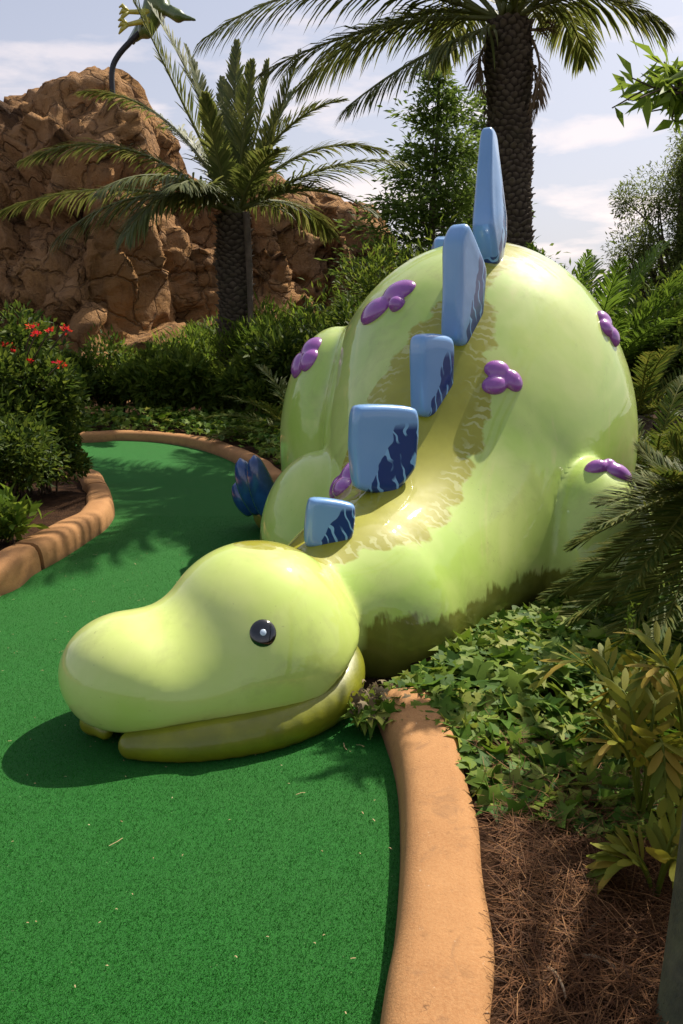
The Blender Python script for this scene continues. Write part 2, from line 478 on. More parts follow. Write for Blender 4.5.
nd.link(nd.bump(nd.noise(oc, 9, 4), .1, .02), b.inputs['Normal'])

def inset_poly(P, t):
    """inward offset with mitre, P (n,2) counter-clockwise"""
    a = np.roll(P, 1, 0); c_ = np.roll(P, -1, 0)
    e1 = norm(P - a); e2 = norm(c_ - P)
    n1_ = np.stack([-e1[:, 1], e1[:, 0]], 1); n2_ = np.stack([-e2[:, 1], e2[:, 0]], 1)
    m_ = norm(n1_ + n2_); return P + m_ * t
def plate(base_px, sink, outline, yaw, thick, lean=0.0, roll=0.0, puff=.0, rnd=3, taper=1.0):
    """outline (m) in plate coordinates: x along the spine towards the tail, z up from the base"""
    P = np.array(outline, float)
    for rk in (.12, .25, .25):
        Q = np.roll(P, -1, 0); P = np.stack([P * (1 - rk) + Q * rk, P * rk + Q * (1 - rk)], 1).reshape(-1, 2)
    A = .5 * np.sum(P[:, 0] * np.roll(P[:, 1], -1) - np.roll(P[:, 0], -1) * P[:, 1])
    if A < 0: P = P[::-1]
    n = len(P); rings = []; hb = thick / 2; r = min(hb * .75, .035)
    prof = [(0, 0)] + [(r - r * math.cos(a), r * math.sin(a)) for a in np.linspace(.25, math.pi / 2, 5)]
    # from the rim inwards on the front and on the back
    cen = P.mean(0); dc = np.linalg.norm(P - cen, axis=1, keepdims=True)
    front = [(cen + (P - cen) * (1 - i_ / dc), (hb - r) + z_) for i_, z_ in prof]
    for s_, b_ in ((.80, .35), (.55, .75), (.28, .95)):
        Pn = cen + (front[-1][0] - cen) * s_ if len(front) == 6 else cen + (front[5][0] - cen) * s_
        front.append((Pn, hb + puff * b_))
    vv = []; q = []; t = []
    def push(Pr, y): vv.extend([(a, y, c) for a, c in Pr])
    seq = [(Pr, -y) for Pr, y in front[::-1]] + front
    for Pr, y in seq: push(Pr, y)
    m = len(seq)
    for i in range(m - 1):
        for j in range(n): q.append((i * n + j, (i + 1) * n + j, (i + 1) * n + (j + 1) % n, i * n + (j + 1) % n))
    vv = np.vstack([np.array(vv), [cen[0], -hb - puff, cen[1]], [cen[0], hb + puff, cen[1]]])
    for j in range(n):
        t.append((m * n, j, (j + 1) % n)); t.append((m * n + 1, (m - 1) * n + (j + 1) % n, (m - 1) * n + j))
    lo, hi = vv.min(0), vv.max(0)
    pu_ = (vv[:, 0] - lo[0]) / (hi[0] - lo[0]); pv_ = (vv[:, 2] - lo[2]) / (hi[2] - lo[2])
    vv[:, 1] *= 1 + (taper - 1) * np.clip((pv_ - .25) / .75, 0, 1) ** .8
    ff = [tuple(x) for x in q] + [tuple(x) for x in t]
    Mx = Matrix.Rotation(yaw, 3, 'Z') @ Matrix.Rotation(roll, 3, 'X') @ Matrix.Rotation(lean, 3, 'Y')
    wv = vv @ np.array(Mx).T + raycast(sdf_body, *base_px)[0] + np.array([0, sink, 0])
    me = mesh('back_plate', wv, ff, platemat, dino, True, {'pu': pu_, 'pv': pv_}, local=False)
    return me
rad = math.radians
plate((330, 542), .03, [(-.115, -.03), (.095, -.01), (.11, .155), (-.095, .195)], rad(14), .075)
plate((384, 491), .04, [(-.15, .01), (.04, -.03), (.155, .09), (.165, .38), (-.16, .40), (-.17, .2)], rad(20), .10)
plate((431, 413), .05, [(-.10, -.02), (.05, -.03), (.13, .10), (.12, .375), (-.12, .39)], rad(40), .11)
plate((462, 342), .05, [(-.11, .0), (.0, -.04), (.14, .12), (.165, .38), (-.05, .59), (-.12, .50)], rad(50), .12)
plate((492, 262), .06, [(-.06, -.03), (.05, -.03), (.18, .16), (.16, .34), (.06, .69), (-.05, .70), (-.13, .42), (-.17, .18)], rad(66), .13, puff=.03, roll=rad(-3), taper=.5)
plate((453, 258), .5, [(-.17, -.06), (.15, -.08), (.18, .12), (.06, .18), (-.14, .15)], rad(84), .11, puff=.02)

# claws of the left hind foot
bluec = simple('claw_blue', (.025, .10, .30), .25, .4, 7, .1, .02, (.012, .045, .17), coat=.9)
def claw(base, tip, up, r):
    pts = bez(base, (np.array(base) + np.array(tip)) / 2 + np.array([-.03, -.04, -.03]), tip, 14)
    rr_ = r * np.sqrt(np.clip(1 - np.linspace(0, 1, 14) ** 2.2, .0, 1)) + .004
    mb = MB(); tube(mb, pts, rr_, 16)
    mb.build('claw', bluec, dino, True, False)
claw(W(272, 508, 5.35), W(254, 455, 5.25), .1, .095)
claw(W(262, 506, 5.45), W(240, 458, 5.4), .1, .09)
claw(W(252, 508, 5.62), W(236, 482, 5.6), .1, .07)

EXTRA = True
# ------------------------------------------------------------------ ground, turf, kerbs
def poly_sheet(name, pts, z, mat, kind='structure', thick=0):
    n = len(pts); v = [(p[0], p[1], z) for p in pts]
    me = bpy.data.meshes.new(name); me.from_pydata(v, [], [list(range(n))]); me.update()
    if me.polygons[0].normal.z < 0: me.flip_normals()
    me.materials.append(mat); o = bpy.data.objects.new(name, me); C.objects.link(o); tag(o, kind=kind); return o

soil = simple('soil', (.045, .026, .014), .95, .5, 3, .8, .03, (.075, .045, .025), spec=.1, bscale=40)
xs = [-150, -40, -12, 12, 40, 150]
gm = mesh('ground', [(x, y, 0) for y in (-40, 0, 30, 60, 150, 300) for x in xs],
          [(j * 6 + i, j * 6 + i + 1, (j + 1) * 6 + i + 1, (j + 1) * 6 + i) for j in range(5) for i in range(5)], soil)
tag(gm, kind='structure')

# artificial turf: short pile with a broad mottling
turf, nd, b = newmat('putting_turf')
oc = nd.coord('Object')
fine = nd.noise(oc, 420, 2, .7)
c1 = nd.mix(nd.ramp(fine, .36, .64), (.006, .070, .008), (.022, .190, .020))
brd = nd.noise(oc, 2.2, 5, .65)
c2 = nd.mix(nd.ramp(brd, .35, .7, 0, .55), c1, nd.mix(fine, (.012, .08, .010), (.030, .17, .022)))
sep_ = nd.noise(oc, 120, 1, .5)
c3 = nd.mix(nd.ramp(sep_, .76, .80, 0, .7), c2, (.16, .28, .10))
nd.link(c3, b.inputs['Base Color']); b.inputs['Roughness'].default_value = .75; b.inputs['Specular IOR Level'].default_value = .25
nd.link(nd.bump(nd.noise(oc, 300, 3, .8), .9, .006), b.inputs['Normal'])

kin = [G(x, y, 0)[:2] for x, y in ((352, 1100), (380, 1024), (392, 960), (398, 900), (400, 850), (398, 800), (392, 768), (383, 740))]
kin = [np.array([-.12, -.1]), np.array([-.03, .55]), np.array([.02, .95])] + kin[1:] + [np.array([.09, 3.05]), np.array([.22, 3.6]), np.array([.42, 4.5]), np.array([.50, 5.5]), np.array([.30, 6.4]), np.array([-.2, 7.1])]
far = [G(x, y, 0)[:2] for x, y in ((268, 487), (250, 473), (225, 459), (195, 449), (160, 443), (120, 441), (90, 443))] + [np.array([-4.6, 9.7]), np.array([-6.5, 8.6])]
lft = [G(x, y, 0)[:2] for x, y in ((0, 597), (35, 575), (65, 558), (92, 540), (108, 528), (115, 513), (108, 495), (97, 484))]
lft = [np.array([-5.2, .5]), np.array([-3.3, 2.4]), np.array([-2.35, 3.4])] + lft + [np.array([-2.9, 7.6]), np.array([-4.2, 8.0]), np.array([-6.5, 7.6])]
K1 = catmull(np.array(kin + far), 6); K2 = catmull(np.array(lft), 6)
poly = list(K1) + list(K2[::-1]) + [np.array([-5.2, -.5])]
poly_sheet('putting_turf', poly, .004, turf)

concrete, nd, b = newmat('tinted_concrete')
oc = nd.coord('Object')
a1 = nd.noise(oc, 4, 6, .65); a2 = nd.noise(oc, 160, 2, .7)
cc = nd.mix(nd.ramp(a1, .35, .68), (.43, .215, .085), (.33, .155, .06))
cc = nd.mix(nd.ramp(a2, .35, .7, 0, .5), cc, (.48, .27, .12))
cc = nd.mix(nd.ramp(nd.noise(oc, 9, 5, .7, .6), .57, .70, 0, .6), cc, (.22, .12, .06))
vo = nd.n('ShaderNodeTexVoronoi', feature='DISTANCE_TO_EDGE'); vo.inputs['Scale'].default_value = 2.3
wn_ = nd.n('ShaderNodeVectorMath', operation='ADD'); nn_ = nd.n('ShaderNodeTexNoise'); nn_.inputs['Scale'].default_value = 6; nd.link(oc, nn_.inputs['Vector']); nd.link(oc, wn_.inputs[0]); nd.link(nn_.outputs['Color'], wn_.inputs[1]); nd.link(wn_.outputs[0], vo.inputs['Vector'])
crk = nd.math('MULTIPLY', nd.ramp(vo.outputs['Distance'], .0, .004, 1, 0), nd.ramp(nd.noise(oc, 2.1, 2), .54, .6))
cc = nd.mix(nd.math('MULTIPLY', crk, .75), cc, (.10, .05, .025))
cc = nd.mix(nd.ramp(nd.noise(oc, 55, 3, .6), .70, .74, 0, .6), cc, (.60, .45, .30))
cc = nd.mix(nd.ramp(nd.noise(oc, 26, 4, .7), .30, .42, .45, 0), cc, (.24, .12, .05))
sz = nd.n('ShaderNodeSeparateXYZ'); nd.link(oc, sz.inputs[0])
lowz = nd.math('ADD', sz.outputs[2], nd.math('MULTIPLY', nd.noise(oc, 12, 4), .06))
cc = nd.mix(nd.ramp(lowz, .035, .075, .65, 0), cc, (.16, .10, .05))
nd.link(cc, b.inputs['Base Color']); b.inputs['Roughness'].default_value = .85; b.inputs['Specular IOR Level'].default_value = .2
nd.link(nd.bump(nd.noise(oc, 140, 4, .75), .55, .005), b.inputs['Normal'])

def kerb(name, path, side, w, h, gaps=()):
    """sweep a rounded kerb section; the inner foot follows the path, side=+1 puts the body to the path's left"""
    path = np.array(path); t = norm(np.gradient(path, axis=0)); nn = np.stack([-t[:, 1], t[:, 0]], 1) * side
    prof = [(0, -.05), (.0, 0), (.006, h * .45), (.016, h * .72), (.034, h * .90), (.062, h * .985), (.10, h), (w - .05, h), (w - .025, h * .96), (w - .006, h * .82), (w, h * .6), (w, -.05)]
    n = len(path); k = len(prof); L = np.concatenate([[0], np.cumsum(np.linalg.norm(np.diff(path, axis=0), axis=1))])
    v = []
    for i in range(n):
        wob = 1 + .05 * math.sin(L[i] * 5.1) + .03 * math.sin(L[i] * 13)
        for (a, z) in prof:
            q = path[i] + nn[i] * a * wob; v.append((q[0], q[1], z * (1 + .05 * math.sin(L[i] * 3.3 + 1))))
    q = [(i * k + j, i * k + j + 1, (i + 1) * k + j + 1, (i + 1) * k + j) for i in range(n - 1) for j in range(k - 1)]
    v = v + v[:k] + v[-k:]
    q = [tuple(x) for x in q] + [tuple(range(n * k, n * k + k))[::-1], tuple(range(n * k + k, n * k + 2 * k))]
    o = mesh(name, v, q, concrete, smooth=True); tag(o, kind='structure')
    md = o.modifiers.new('e', 'EDGE_SPLIT'); md.split_angle = math.radians(50)
    return o
def dense(P, h=.04):
    P = np.array(P); L = np.concatenate([[0], np.cumsum(np.linalg.norm(np.diff(P, axis=0), axis=1))])
    m = int(L[-1] / h); t = np.linspace(0, L[-1], m); return np.stack([np.interp(t, L, P[:, 0]), np.interp(t, L, P[:, 1])], 1)
D1 = dense(K1); D2 = dense(K2)
# right kerb breaks under the statue and goes on behind it
def split_by_len(D, cuts):
    L = np.concatenate([[0], np.cumsum(np.linalg.norm(np.diff(D, axis=0), axis=1))]); out = []
    for a, b_ in cuts: out.append(D[(L >= a) & (L <= b_)])
    return out
iy = np.argmin(abs(D1[:, 1] - 2.74)); jy = np.argmin(abs(D1 - np.array([.3, 6.4])).sum(1))
kerb('kerb', D1[:iy], -1, .215, .125)
kerb('kerb', D1[jy:], -1, .20, .125)
Lk = np.concatenate([[0], np.cumsum(np.linalg.norm(np.diff(D2, axis=0), axis=1))])
jt = [Lk[np.argmin(abs(D2 - G(x, y)[:2]).sum(1))] for x, y in ((45, 569),)] 
cuts = [0] + [jt[0] - 2.2, jt[0], jt[0] + 2.0] + [Lk[-1]]
for a, b_ in zip(cuts, cuts[1:]):
    m_ = (Lk >= a) & (Lk <= b_ - .012); kerb('kerb', D2[m_], 1, .20, .155)

# raised planting beds
def bed(name, inner, zfun, mat, res=.05, ext=None, off=.17):
    """a mounded strip: from the kerb's back outwards"""
    inner = np.array(inner); 
    v = []; n = len(inner); ds = np.concatenate([np.arange(0, .6, .05), np.arange(.6, 2.4, .12), np.arange(2.4, 12, .8)])
    t = norm(np.gradient(inner, axis=0)); return None
def height(x, y):
    return .085 + .03 * np.sin(x * 3.1 + y * 1.7) * np.cos(y * 2.3 - x) + .012 * np.sin(x * 11 + 2) * np.sin(y * 9)
mulch = simple('mulch', (.085, .042, .020), .95, .5, 9, 1.0, .03, (.035, .017, .009), spec=.1, bscale=60)
def bed_from(name, bpath, fixed, mat):
    """tessellated polygon bed with mounded height"""
    import mathutils.geometry as mg
    ring = [Vector((p[0], p[1])) for p in bpath] + [Vector(p) for p in fixed]
    xs_ = np.array([r_[0] for r_ in ring]); ys_ = np.array([r_[1] for r_ in ring])
    # grid points inside
    pts = list(ring); X0, X1, Y0, Y1 = xs_.min(), xs_.max(), ys_.min(), ys_.max()
    n = len(ring)
    def inside(x, y):
        c = np.zeros(x.shape, bool)
        for i in range(n):
            x1, y1, x2, y2 = xs_[i], ys_[i], xs_[i - 1], ys_[i - 1]
            m = ((y1 > y) != (y2 > y)); c ^= m & (x < (x2 - x1) * (y - y1) / (y2 - y1 + 1e-12) + x1)
        return c
    st = .12; gx, gy = np.meshgrid(np.arange(X0, X1, st), np.arange(Y0, Y1, st)); gx = gx + R.uniform(-.02, .02, gx.shape); gy = gy + R.uniform(-.02, .02, gy.shape)
    far_ = (np.abs(gx) > 5) | (gy > 10); keep = inside(gx, gy) & (~far_ | (R.random(gx.shape) < .05))
    # keep clear of the ring
    gx, gy = gx[keep], gy[keep]
    mind = np.full(len(gx), 9.0)
    for i in range(n): mind = np.minimum(mind, np.hypot(gx - xs_[i], gy - ys_[i]))
    k2 = mind > .035; pts += [Vector((a, b_)) for a, b_ in zip(gx[k2], gy[k2])]
    edges = [(i, (i + 1) % n) for i in range(n)]
    vo, eo, fo, *_ = mg.delaunay_2d_cdt(pts, edges, [], 1, 1e-5)
    V = np.array([(p[0], p[1]) for p in vo]); z = height(V[:, 0], V[:, 1])
    o = mesh(name, np.column_stack([V, z]), [f_ for f_ in fo], mat, smooth=True); tag(o, kind='structure'); return o
def offs(D, side, o):
    t = norm(np.gradient(D, axis=0)); return D + np.stack([-t[:, 1], t[:, 0]], 1) * side * o
Bi = offs(D1, -1, .19)[::4]
right_ring = list(Bi[:]) ; 
bed_from('planting_bed', right_ring, [(-8, 9.4), (-9, 16), (9, 16), (9, -1.5), (.3, -1.5)], mulch)
Bl = offs(D2, 1, .17)[::4]
bed_from('planting_bed', list(Bl), [(-12, 7), (-12, .5), (-6, .3)], mulch)

# ------------------------------------------------------------------ leaves
def leaves(P, D, U, L, Wd, fold=.25, curl=.15):
    """P base points, D unit directions, U leaf normals, L lengths, Wd widths -> folded leaf of four triangles/2 quads"""
    D = norm(D); S = norm(np.cross(D, U)); U = np.cross(S, D); L = L[:, None]; Wd = Wd[:, None]
    b = P; m = P + D * L * .45 - U * Wd * fold * .5; tip = P + D * L - U * L * curl
    l = P + D * L * .45 + S * Wd * .5 + U * Wd * fold * .5; r = P + D * L * .45 - S * Wd * .5 + U * Wd * fold * .5
    v = np.stack([b, l, tip, r, m], 1).reshape(-1, 3); n = len(P); i = np.arange(n)[:, None] * 5
    q = np.concatenate([i + np.array([[0, 4, 2, 1]]), i + np.array([[0, 3, 2, 4]])]); return v, q

def clumpy(n, rad, nc, spread, bottom=.0, rng=R):
    """points gathered in clumps through an ellipsoid"""
    c = norm(rng.normal(size=(nc, 3))) * (rng.random((nc, 1)) ** .45); c[:, 2] = np.where(c[:, 2] < -bottom, -c[:, 2] * .6, c[:, 2])
    k = rng.integers(0, nc, n); wgt = rng.uniform(.5, 1.3, nc)
    p = c[k] + norm(rng.normal(size=(n, 3))) * (rng.random((n, 1)) ** .5) * spread * wgt[k][:, None]
    out = norm(p - c[k]); return p * np.array(rad), out, c * np.array(rad)

def bush(name, loc, rad, n, ll, lw, mat, label, cat, group=None, nc=26, spread=.36, up=.6, stems=6, fold=.25, bottom=.1, stem_r=.012, smat=None, rng=R):
    t = thing(name, loc, label, cat, group)
    if loc[1] > 9: n = int(n * .72); ll *= 1.15; lw *= 1.1; nc = int(nc * .8)
    p, out, cs = clumpy(n, rad, nc, spread, bottom, rng)
    if loc[1] > 9: p = p * (1 + .22 * np.sin(p[:, :1] * 5 / rad[0] + loc[0]) * np.cos(p[:, 1:2] * 4 / rad[1]) + (rng.random((n, 1)) ** 6) * .12)
    p[:, 2] += rad[2] * .8
    p[:, 2] = np.maximum(p[:, 2], .02 + rng.random(n) * .05)
    d = norm(out + rng.normal(size=(n, 3)) * .6 + np.array([0, 0, up])); u = norm(rng.normal(size=(n, 3)) * .6 + np.array([0, 0, 1.0]))
    v, q = leaves(p, d, u, ll * rng.uniform(.6, 1.25, n), lw * rng.uniform(.7, 1.2, n), fold)
    mesh('foliage', v, q, mat, t)
    mb = MB()
    for c in cs[:max(stems, 3)]:
        e = c + np.array([0, 0, rad[2] * .8]); tube(mb, bez((rng.normal() * .05, rng.normal() * .05, -.05), (e[0] * .3, e[1] * .3, e[2] * .7), e, 8), np.linspace(stem_r * 1.6, stem_r * .4, 8), 5)
    mb.build('stem', smat or twig, t); return t
twig = simple('twig', (.10, .065, .035), .9, .4, 12, .4, .01)
bark = simple('bark', (.16, .12, .085), .95, .45, 7, .9, .04, bscale=18)

G_dark = leafmat('leaf_dark', [(.02, .042, .007), (.045, .08, .010), (.11, .15, .02), (.028, .058, .008)], .4, .38)
G_mid = leafmat('leaf_mid', [(.04, .075, .010), (.08, .13, .016), (.15, .20, .025), (.05, .09, .012)], .42, .42)
G_bright = leafmat('leaf_bright', [(.05, .10, .012), (.10, .17, .018), (.16, .22, .025), (.04, .08, .012)], .5, .45)
G_fern = leafmat('leaf_fern', [(.06, .12, .014), (.11, .19, .02), (.05, .10, .012)], .4, .45)
G_palm = leafmat('leaf_palm', [(.06, .085, .014), (.10, .13, .024), (.17, .18, .045), (.075, .10, .018)], .38, .34, spec=.6)
G_sago = leafmat('leaf_sago', [(.045, .08, .012), (.08, .11, .016), (.15, .15, .025), (.05, .085, .012)], .42, .3)
G_ivy = leafmat('leaf_ivy', [(.03, .08, .008), (.08, .16, .012), (.18, .24, .03), (.04, .10, .010), (.12, .19, .018), (.28, .30, .06)], .38, .25)
G_olive = leafmat('leaf_olive', [(.12, .15, .012), (.22, .21, .02), (.08, .12, .012), (.32, .22, .03)], .34, .3)
G_tree = leafmat('leaf_cypress', [(.06, .11, .018), (.10, .16, .026), (.14, .21, .04)], .5, .35)
G_fine = leafmat('leaf_fine', [(.07, .10, .022), (.11, .15, .035), (.17, .20, .055)], .5, .5)
G_broad = leafmat('leaf_broad', [(.10, .16, .02), (.18, .26, .035), (.07, .12, .015)], .35, .5)
rachis_m = simple('frond_stalk', (.17, .15, .05), .5, .3, 6, .2, .01)

# ------------------------------------------------------------------ palms
def frond_mesh(mb, pts, n, ll, lw, a0=65, a1=22, vee=25, droop=.25, rr=.03, skip=.12, rng=R, up=None, prof=.75):
    pts = np.asarray(pts, float); L = np.concatenate([[0], np.cumsum(np.linalg.norm(np.diff(pts, axis=0), axis=1))])
    tube(mb, pts, np.linspace(rr, rr * .2, len(pts)), 5)
    tan = norm(np.gradient(pts, axis=0))
    s = np.repeat(np.linspace(skip, .995, n), 2); s = np.clip(s + rng.uniform(-.3, .3, 2 * n) / n, 0, 1)
    P = np.stack([np.interp(s * L[-1], L, pts[:, i]) for i in range(3)], 1); T = norm(np.stack([np.interp(s * L[-1], L, tan[:, i]) for i in range(3)], 1))
    upv = np.array([0, 0, 1.0]) if up is None else np.asarray(up, float)
    S = norm(np.cross(T, upv)); N = np.cross(S, T); side = np.tile([1, -1], n)[:, None]
    ang = np.radians(a0 + (a1 - a0) * s + rng.normal(size=2 * n) * 5)[:, None]; ve = np.radians(vee + rng.normal(size=2 * n) * 9)[:, None]
    D = T * np.cos(ang) + np.sin(ang) * (S * side * np.cos(ve) + N * np.sin(ve))
    le = (ll * (np.sin(np.clip(s * .93 + .07, 0, 1) * math.pi) ** .5 * prof + (1 - prof) * (1 - s * .6)) * rng.uniform(.85, 1.1, 2 * n))[:, None]
    Wv = norm(np.cross(D, N) ) * lw * .5
    dz = np.array([0, 0, -1.0]) * le
    b1 = P - Wv * .5; b2 = P + Wv * .5; m = P + D * le * .5 + dz * droop * .2; m1 = m - Wv; m2 = m + Wv; tip = P + D * le * .97 + dz * droop * .8
    t1 = P + D * le * .8 + dz * droop * .5; 
    v = np.stack([b1, b2, m2, m1, t1 + Wv * .6, t1 - Wv * .6, tip], 1).reshape(-1, 3); i = np.arange(2 * n)[:, None] * 7
    mb.add(v, np.concatenate([i + [[0, 1, 2, 3]], i + [[3, 2, 4, 5]]]), i + [[5, 4, 6]])

trunk_m, nd, b = newmat('palm_trunk')
oc = nd.coord('Object'); ex = nd.attr('scale_h')
c = nd.mix(nd.noise(oc, 9, 5, .65), (.10, .078, .058), (.19, .15, .11))
c = nd.mix(nd.ramp(ex, .0, .5, 1, 0), c, (.030, .022, .016))
c = nd.mix(nd.ramp(nd.noise(oc, 3, 3), .5, .7, 0, .4), c, (.06, .06, .035))
nd.link(c, b.inputs['Base Color']); b.inputs['Roughness'].default_value = .95; b.inputs['Specular IOR Level'].default_value = .1
nd.link(nd.bump(nd.noise(oc, 45, 4, .7), .8, .02), b.inputs['Normal'])
def palm_trunk(t, path, r0, r1, rows, cols, amp):
    path = np.asarray(path); n = rows * 7; k = cols * 6
    L = np.linspace(0, 1, n); P = np.stack([np.interp(L * (len(path) - 1), np.arange(len(path)), path[:, i]) for i in range(3)], 1)
    th = np.linspace(0, 2 * math.pi, k, endpoint=False)
    row = L[:, None] * rows + .35 * np.sin(th[None] * 3 + L[:, None] * 23) + .2 * np.sin(th[None] * 7 - L[:, None] * 61); ri = np.floor(row).astype(int); fz = row - ri
    off = (ri % 2) * .5
    fu = (th[None] / (2 * math.pi) * cols + off + .18 * np.sin(ri * 12.9)); ci = np.floor(fu).astype(int); fu = fu - ci
    rnd = (np.sin((ri * 37.7 + (ci % cols) * 91.3)) * 43758.5) % 1
    prof = np.clip(1 - np.abs(fu - .5) * 2, 0, 1) ** .6 * np.clip(fz ** 1.2 * 1.2 * (1 - (fz > .9) * .6), 0, 1)
    d = prof * (.55 + .65 * rnd)
    rad_ = (r0 + (r1 - r0) * L)[:, None] + amp * d
    rad_ = rad_ + .012 * np.sin(th[None] * 2 + row * .4) + R.normal(size=d.shape) * .006 + (rnd > .82) * amp * .5 * prof
    v = P[:, None] + np.stack([rad_ * np.cos(th), rad_ * np.sin(th), amp * .6 * d], -1); v = v.reshape(-1, 3)
    q = np.array([(i * k + j, i * k + (j + 1) % k, (i + 1) * k + (j + 1) % k, (i + 1) * k + j) for i in range(n - 1) for j in range(k)])
    return mesh('trunk', v, q, trunk_m, t, False, {'scale_h': d.ravel()}, local=False)

def palm(name, base, top, fr, Y, label, r0, r1, rows, cols, amp, ll, lw, nle, group, vee=28, mat=G_palm):
    t = thing(name, base, label, 'palm tree', group)
    mid = (np.array(base) + top) / 2 + np.array([.04, 0, 0])
    palm_trunk(t, [np.array(base) - [0, 0, .1], mid, top], r0, r1, rows, cols, amp)
    for f_ in fr:
        (tx, ty), (cx, cy), dy = f_[:3]; dr = f_[3] if len(f_) > 3 else .25; sc_ = 1.25 if dr >= .35 else (.68 if dr <= .12 else .9); vee = 8 if dr >= .35 else 26; dr = dr * (1.1 if dr >= .35 else 1)
        e = W(tx, ty, Y + dy); m = W(cx, cy, Y + dy * .5); c0 = np.array(top) + np.array([R.normal() * .07, R.normal() * .07, .02]) 
        P = bez(c0, m, e, 26); mb = MB(); frond_mesh(mb, P, nle, ll * sc_, lw, droop=dr, vee=vee, skip=.14, rr=.035)
        mb.build('frond', mat, t, local=False)
    return t
lb = G(233, 409, .08); lb = np.array([W(233, 400, 13.6)[0], 13.6, .08]); lt = W(233, 216, 13.6)
FL = [((128, -12), (190, 120), -.6, .15), ((150, 5), (215, 110), .6, .15), ((185, 46), (212, 120), .4, .1), ((237, 42), (232, 130), .8, .05), ((252, 62), (245, 130), -.5, .05),
      ((268, 62), (262, 130), .3, .05), ((300, 52), (268, 150), -.4, .12), ((296, 88), (262, 140), 1.0, .1), ((344, 100), (275, 110), -.3, .3), ((384, 150), (300, 125), .5, .35),
      ((375, 215), (310, 165), -.9, .3), ((402, 162), (330, 150), -1.0, .4), ((82, 92), (170, 85), .3, .35), ((22, 160), (130, 110), -.4, .45), ((-4, 212), (120, 165), .2, .55),
      ((55, 240), (140, 165), -1.0, .6), ((128, 232), (165, 165), -1.5, .6), ((160, 128), (205, 130), 1.5, .3), ((330, 232), (285, 180), 1.4, .5), ((205, 95), (215, 150), -1.2, .1), ((222, 78), (226, 140), 1.4, .1),
      ((100, 190), (165, 150), -1.9, .5), ((180, 185), (195, 170), -1.8, .4), ((285, 150), (258, 150), -1.6, .3)]
palm('date_palm', lb, lt, FL, 13.6, 'shorter date palm in front of the brown rock, whole crown of fronds in view', .235, .25, 46, 12, .075, .60, .036, 84, None)
bb = np.array([W(512, 330, 10.6)[0], 10.6, .05]); bt = W(508, 24, 10.6)
FB = [((200, 42), (330, -60), -.5, .55), ((262, 72), (390, 5), -.2, .5), ((300, 88), (400, -20), .8, .55), ((346, 108), (430, 40), -1.0, .5), ((664, 26), (590, -30), -.3, .55), ((600, -60), (560, -30), .8, .3),
      ((420, -150), (470, -60), .5, .2), ((520, -190), (515, -90), .5, .1), ((640, -120), (570, -90), .3, .2), ((330, -90), (440, -60), .8, .3), ((700, -40), (610, -90), -1.0, .4), ((240, -20), (360, -90), 1.0, .4),
      ((480, -130), (500, -60), -2.6, .2), ((560, -110), (535, -50), -2.6, .3), ((540, -80), (525, -60), 3.0, .3), ((470, -60), (480, -50), 3.2, .3), ((585, 60), (565, -25), 2.2, .6), ((440, 62), (462, -20), 2.5, .6)]
rq = np.random.default_rng(61)
for i_ in range(9):  # extra unseen fronds above the frame, added to shade kerb and turf
    FB.append(((rq.uniform(120, 900), rq.uniform(-420, -120)), (rq.uniform(420, 600), rq.uniform(-200, -100)), rq.uniform(-3.2, 2.5), .4))
bp = palm('date_palm', bb, bt, FB, 10.6, 'tall date palm with thick scaly trunk behind the statue\'s back, crown cut by the frame', .222, .262, 74, 17, .045, .58, .034, 84, None)
# dead fronds hanging down the trunk
dead = leafmat('dead_frond', [(.12, .08, .045), (.20, .14, .08)], .8, .1)
for (x0, y0), (x1, y1), (x2, y2) in (((532, 40), (548, 70), (533, 122)), ((486, 45), (474, 60), (478, 92)), ((530, 30), (560, 30), (548, 22)), ((530, 60), (541, 80), (536, 105))):
    mb = MB(); frond_mesh(mb, bez(W(x0, y0, 10.4), W(x1, y1, 10.3), W(x2, y2, 10.3), 12), 26, .22, .02, droop=.8, rr=.02); mb.build('dead_frond', dead, bp, local=False)

# a slim dead stalk beside the left palm's trunk
mb = MB(); tube(mb, bez(W(246, 212, 13.3), W(252, 300, 13.3), W(250, 355, 13.3), 12), np.linspace(.06, .04, 12), 7)
mb.build('dead_frond', bark, bpy.data.objects['date_palm'], local=False)

# ------------------------------------------------------------------ the rock
rockm, nd, b = newmat('tinted_rock')
oc = nd.coord('Object')
c = nd.mix(nd.ramp(nd.noise(oc, .55, 6, .65, .4), .35, .65), (.46, .25, .10), (.30, .155, .065))
c = nd.mix(nd.ramp(nd.noise(oc, 2.6, 6, .7), .45, .75, 0, .7), c, (.46, .27, .14))
mps = nd.n('ShaderNodeMapping'); mps.inputs['Scale'].default_value = (3.0, 3.0, .35); nd.link(oc, mps.inputs[0])
c = nd.mix(nd.ramp(nd.noise(mps.outputs[0], 1.4, 4, .6), .52, .72, 0, .6), c, (.10, .06, .04))
vr = nd.n('ShaderNodeTexVoronoi', feature='DISTANCE_TO_EDGE'); vr.inputs['Scale'].default_value = 1.15
ra = nd.n('ShaderNodeVectorMath', operation='ADD'); rn = nd.n('ShaderNodeTexNoise'); rn.inputs['Scale'].default_value = 1.4; rn.inputs['Detail'].default_value = 6
nd.link(oc, rn.inputs['Vector']); nd.link(oc, ra.inputs[0]); nd.link(rn.outputs['Color'], ra.inputs[1]); nd.link(ra.outputs[0], vr.inputs['Vector'])
c = nd.mix(nd.ramp(vr.outputs['Distance'], .0, .018, .55, 0), c, (.04, .022, .014))
c = nd.mix(nd.ramp(nd.attr('crack'), .0, .35, .85, 0), c, (.05, .028, .018))
nd.link(c, b.inputs['Base Color']); b.inputs['Roughness'].default_value = .92; b.inputs['Specular IOR Level'].default_value = .15
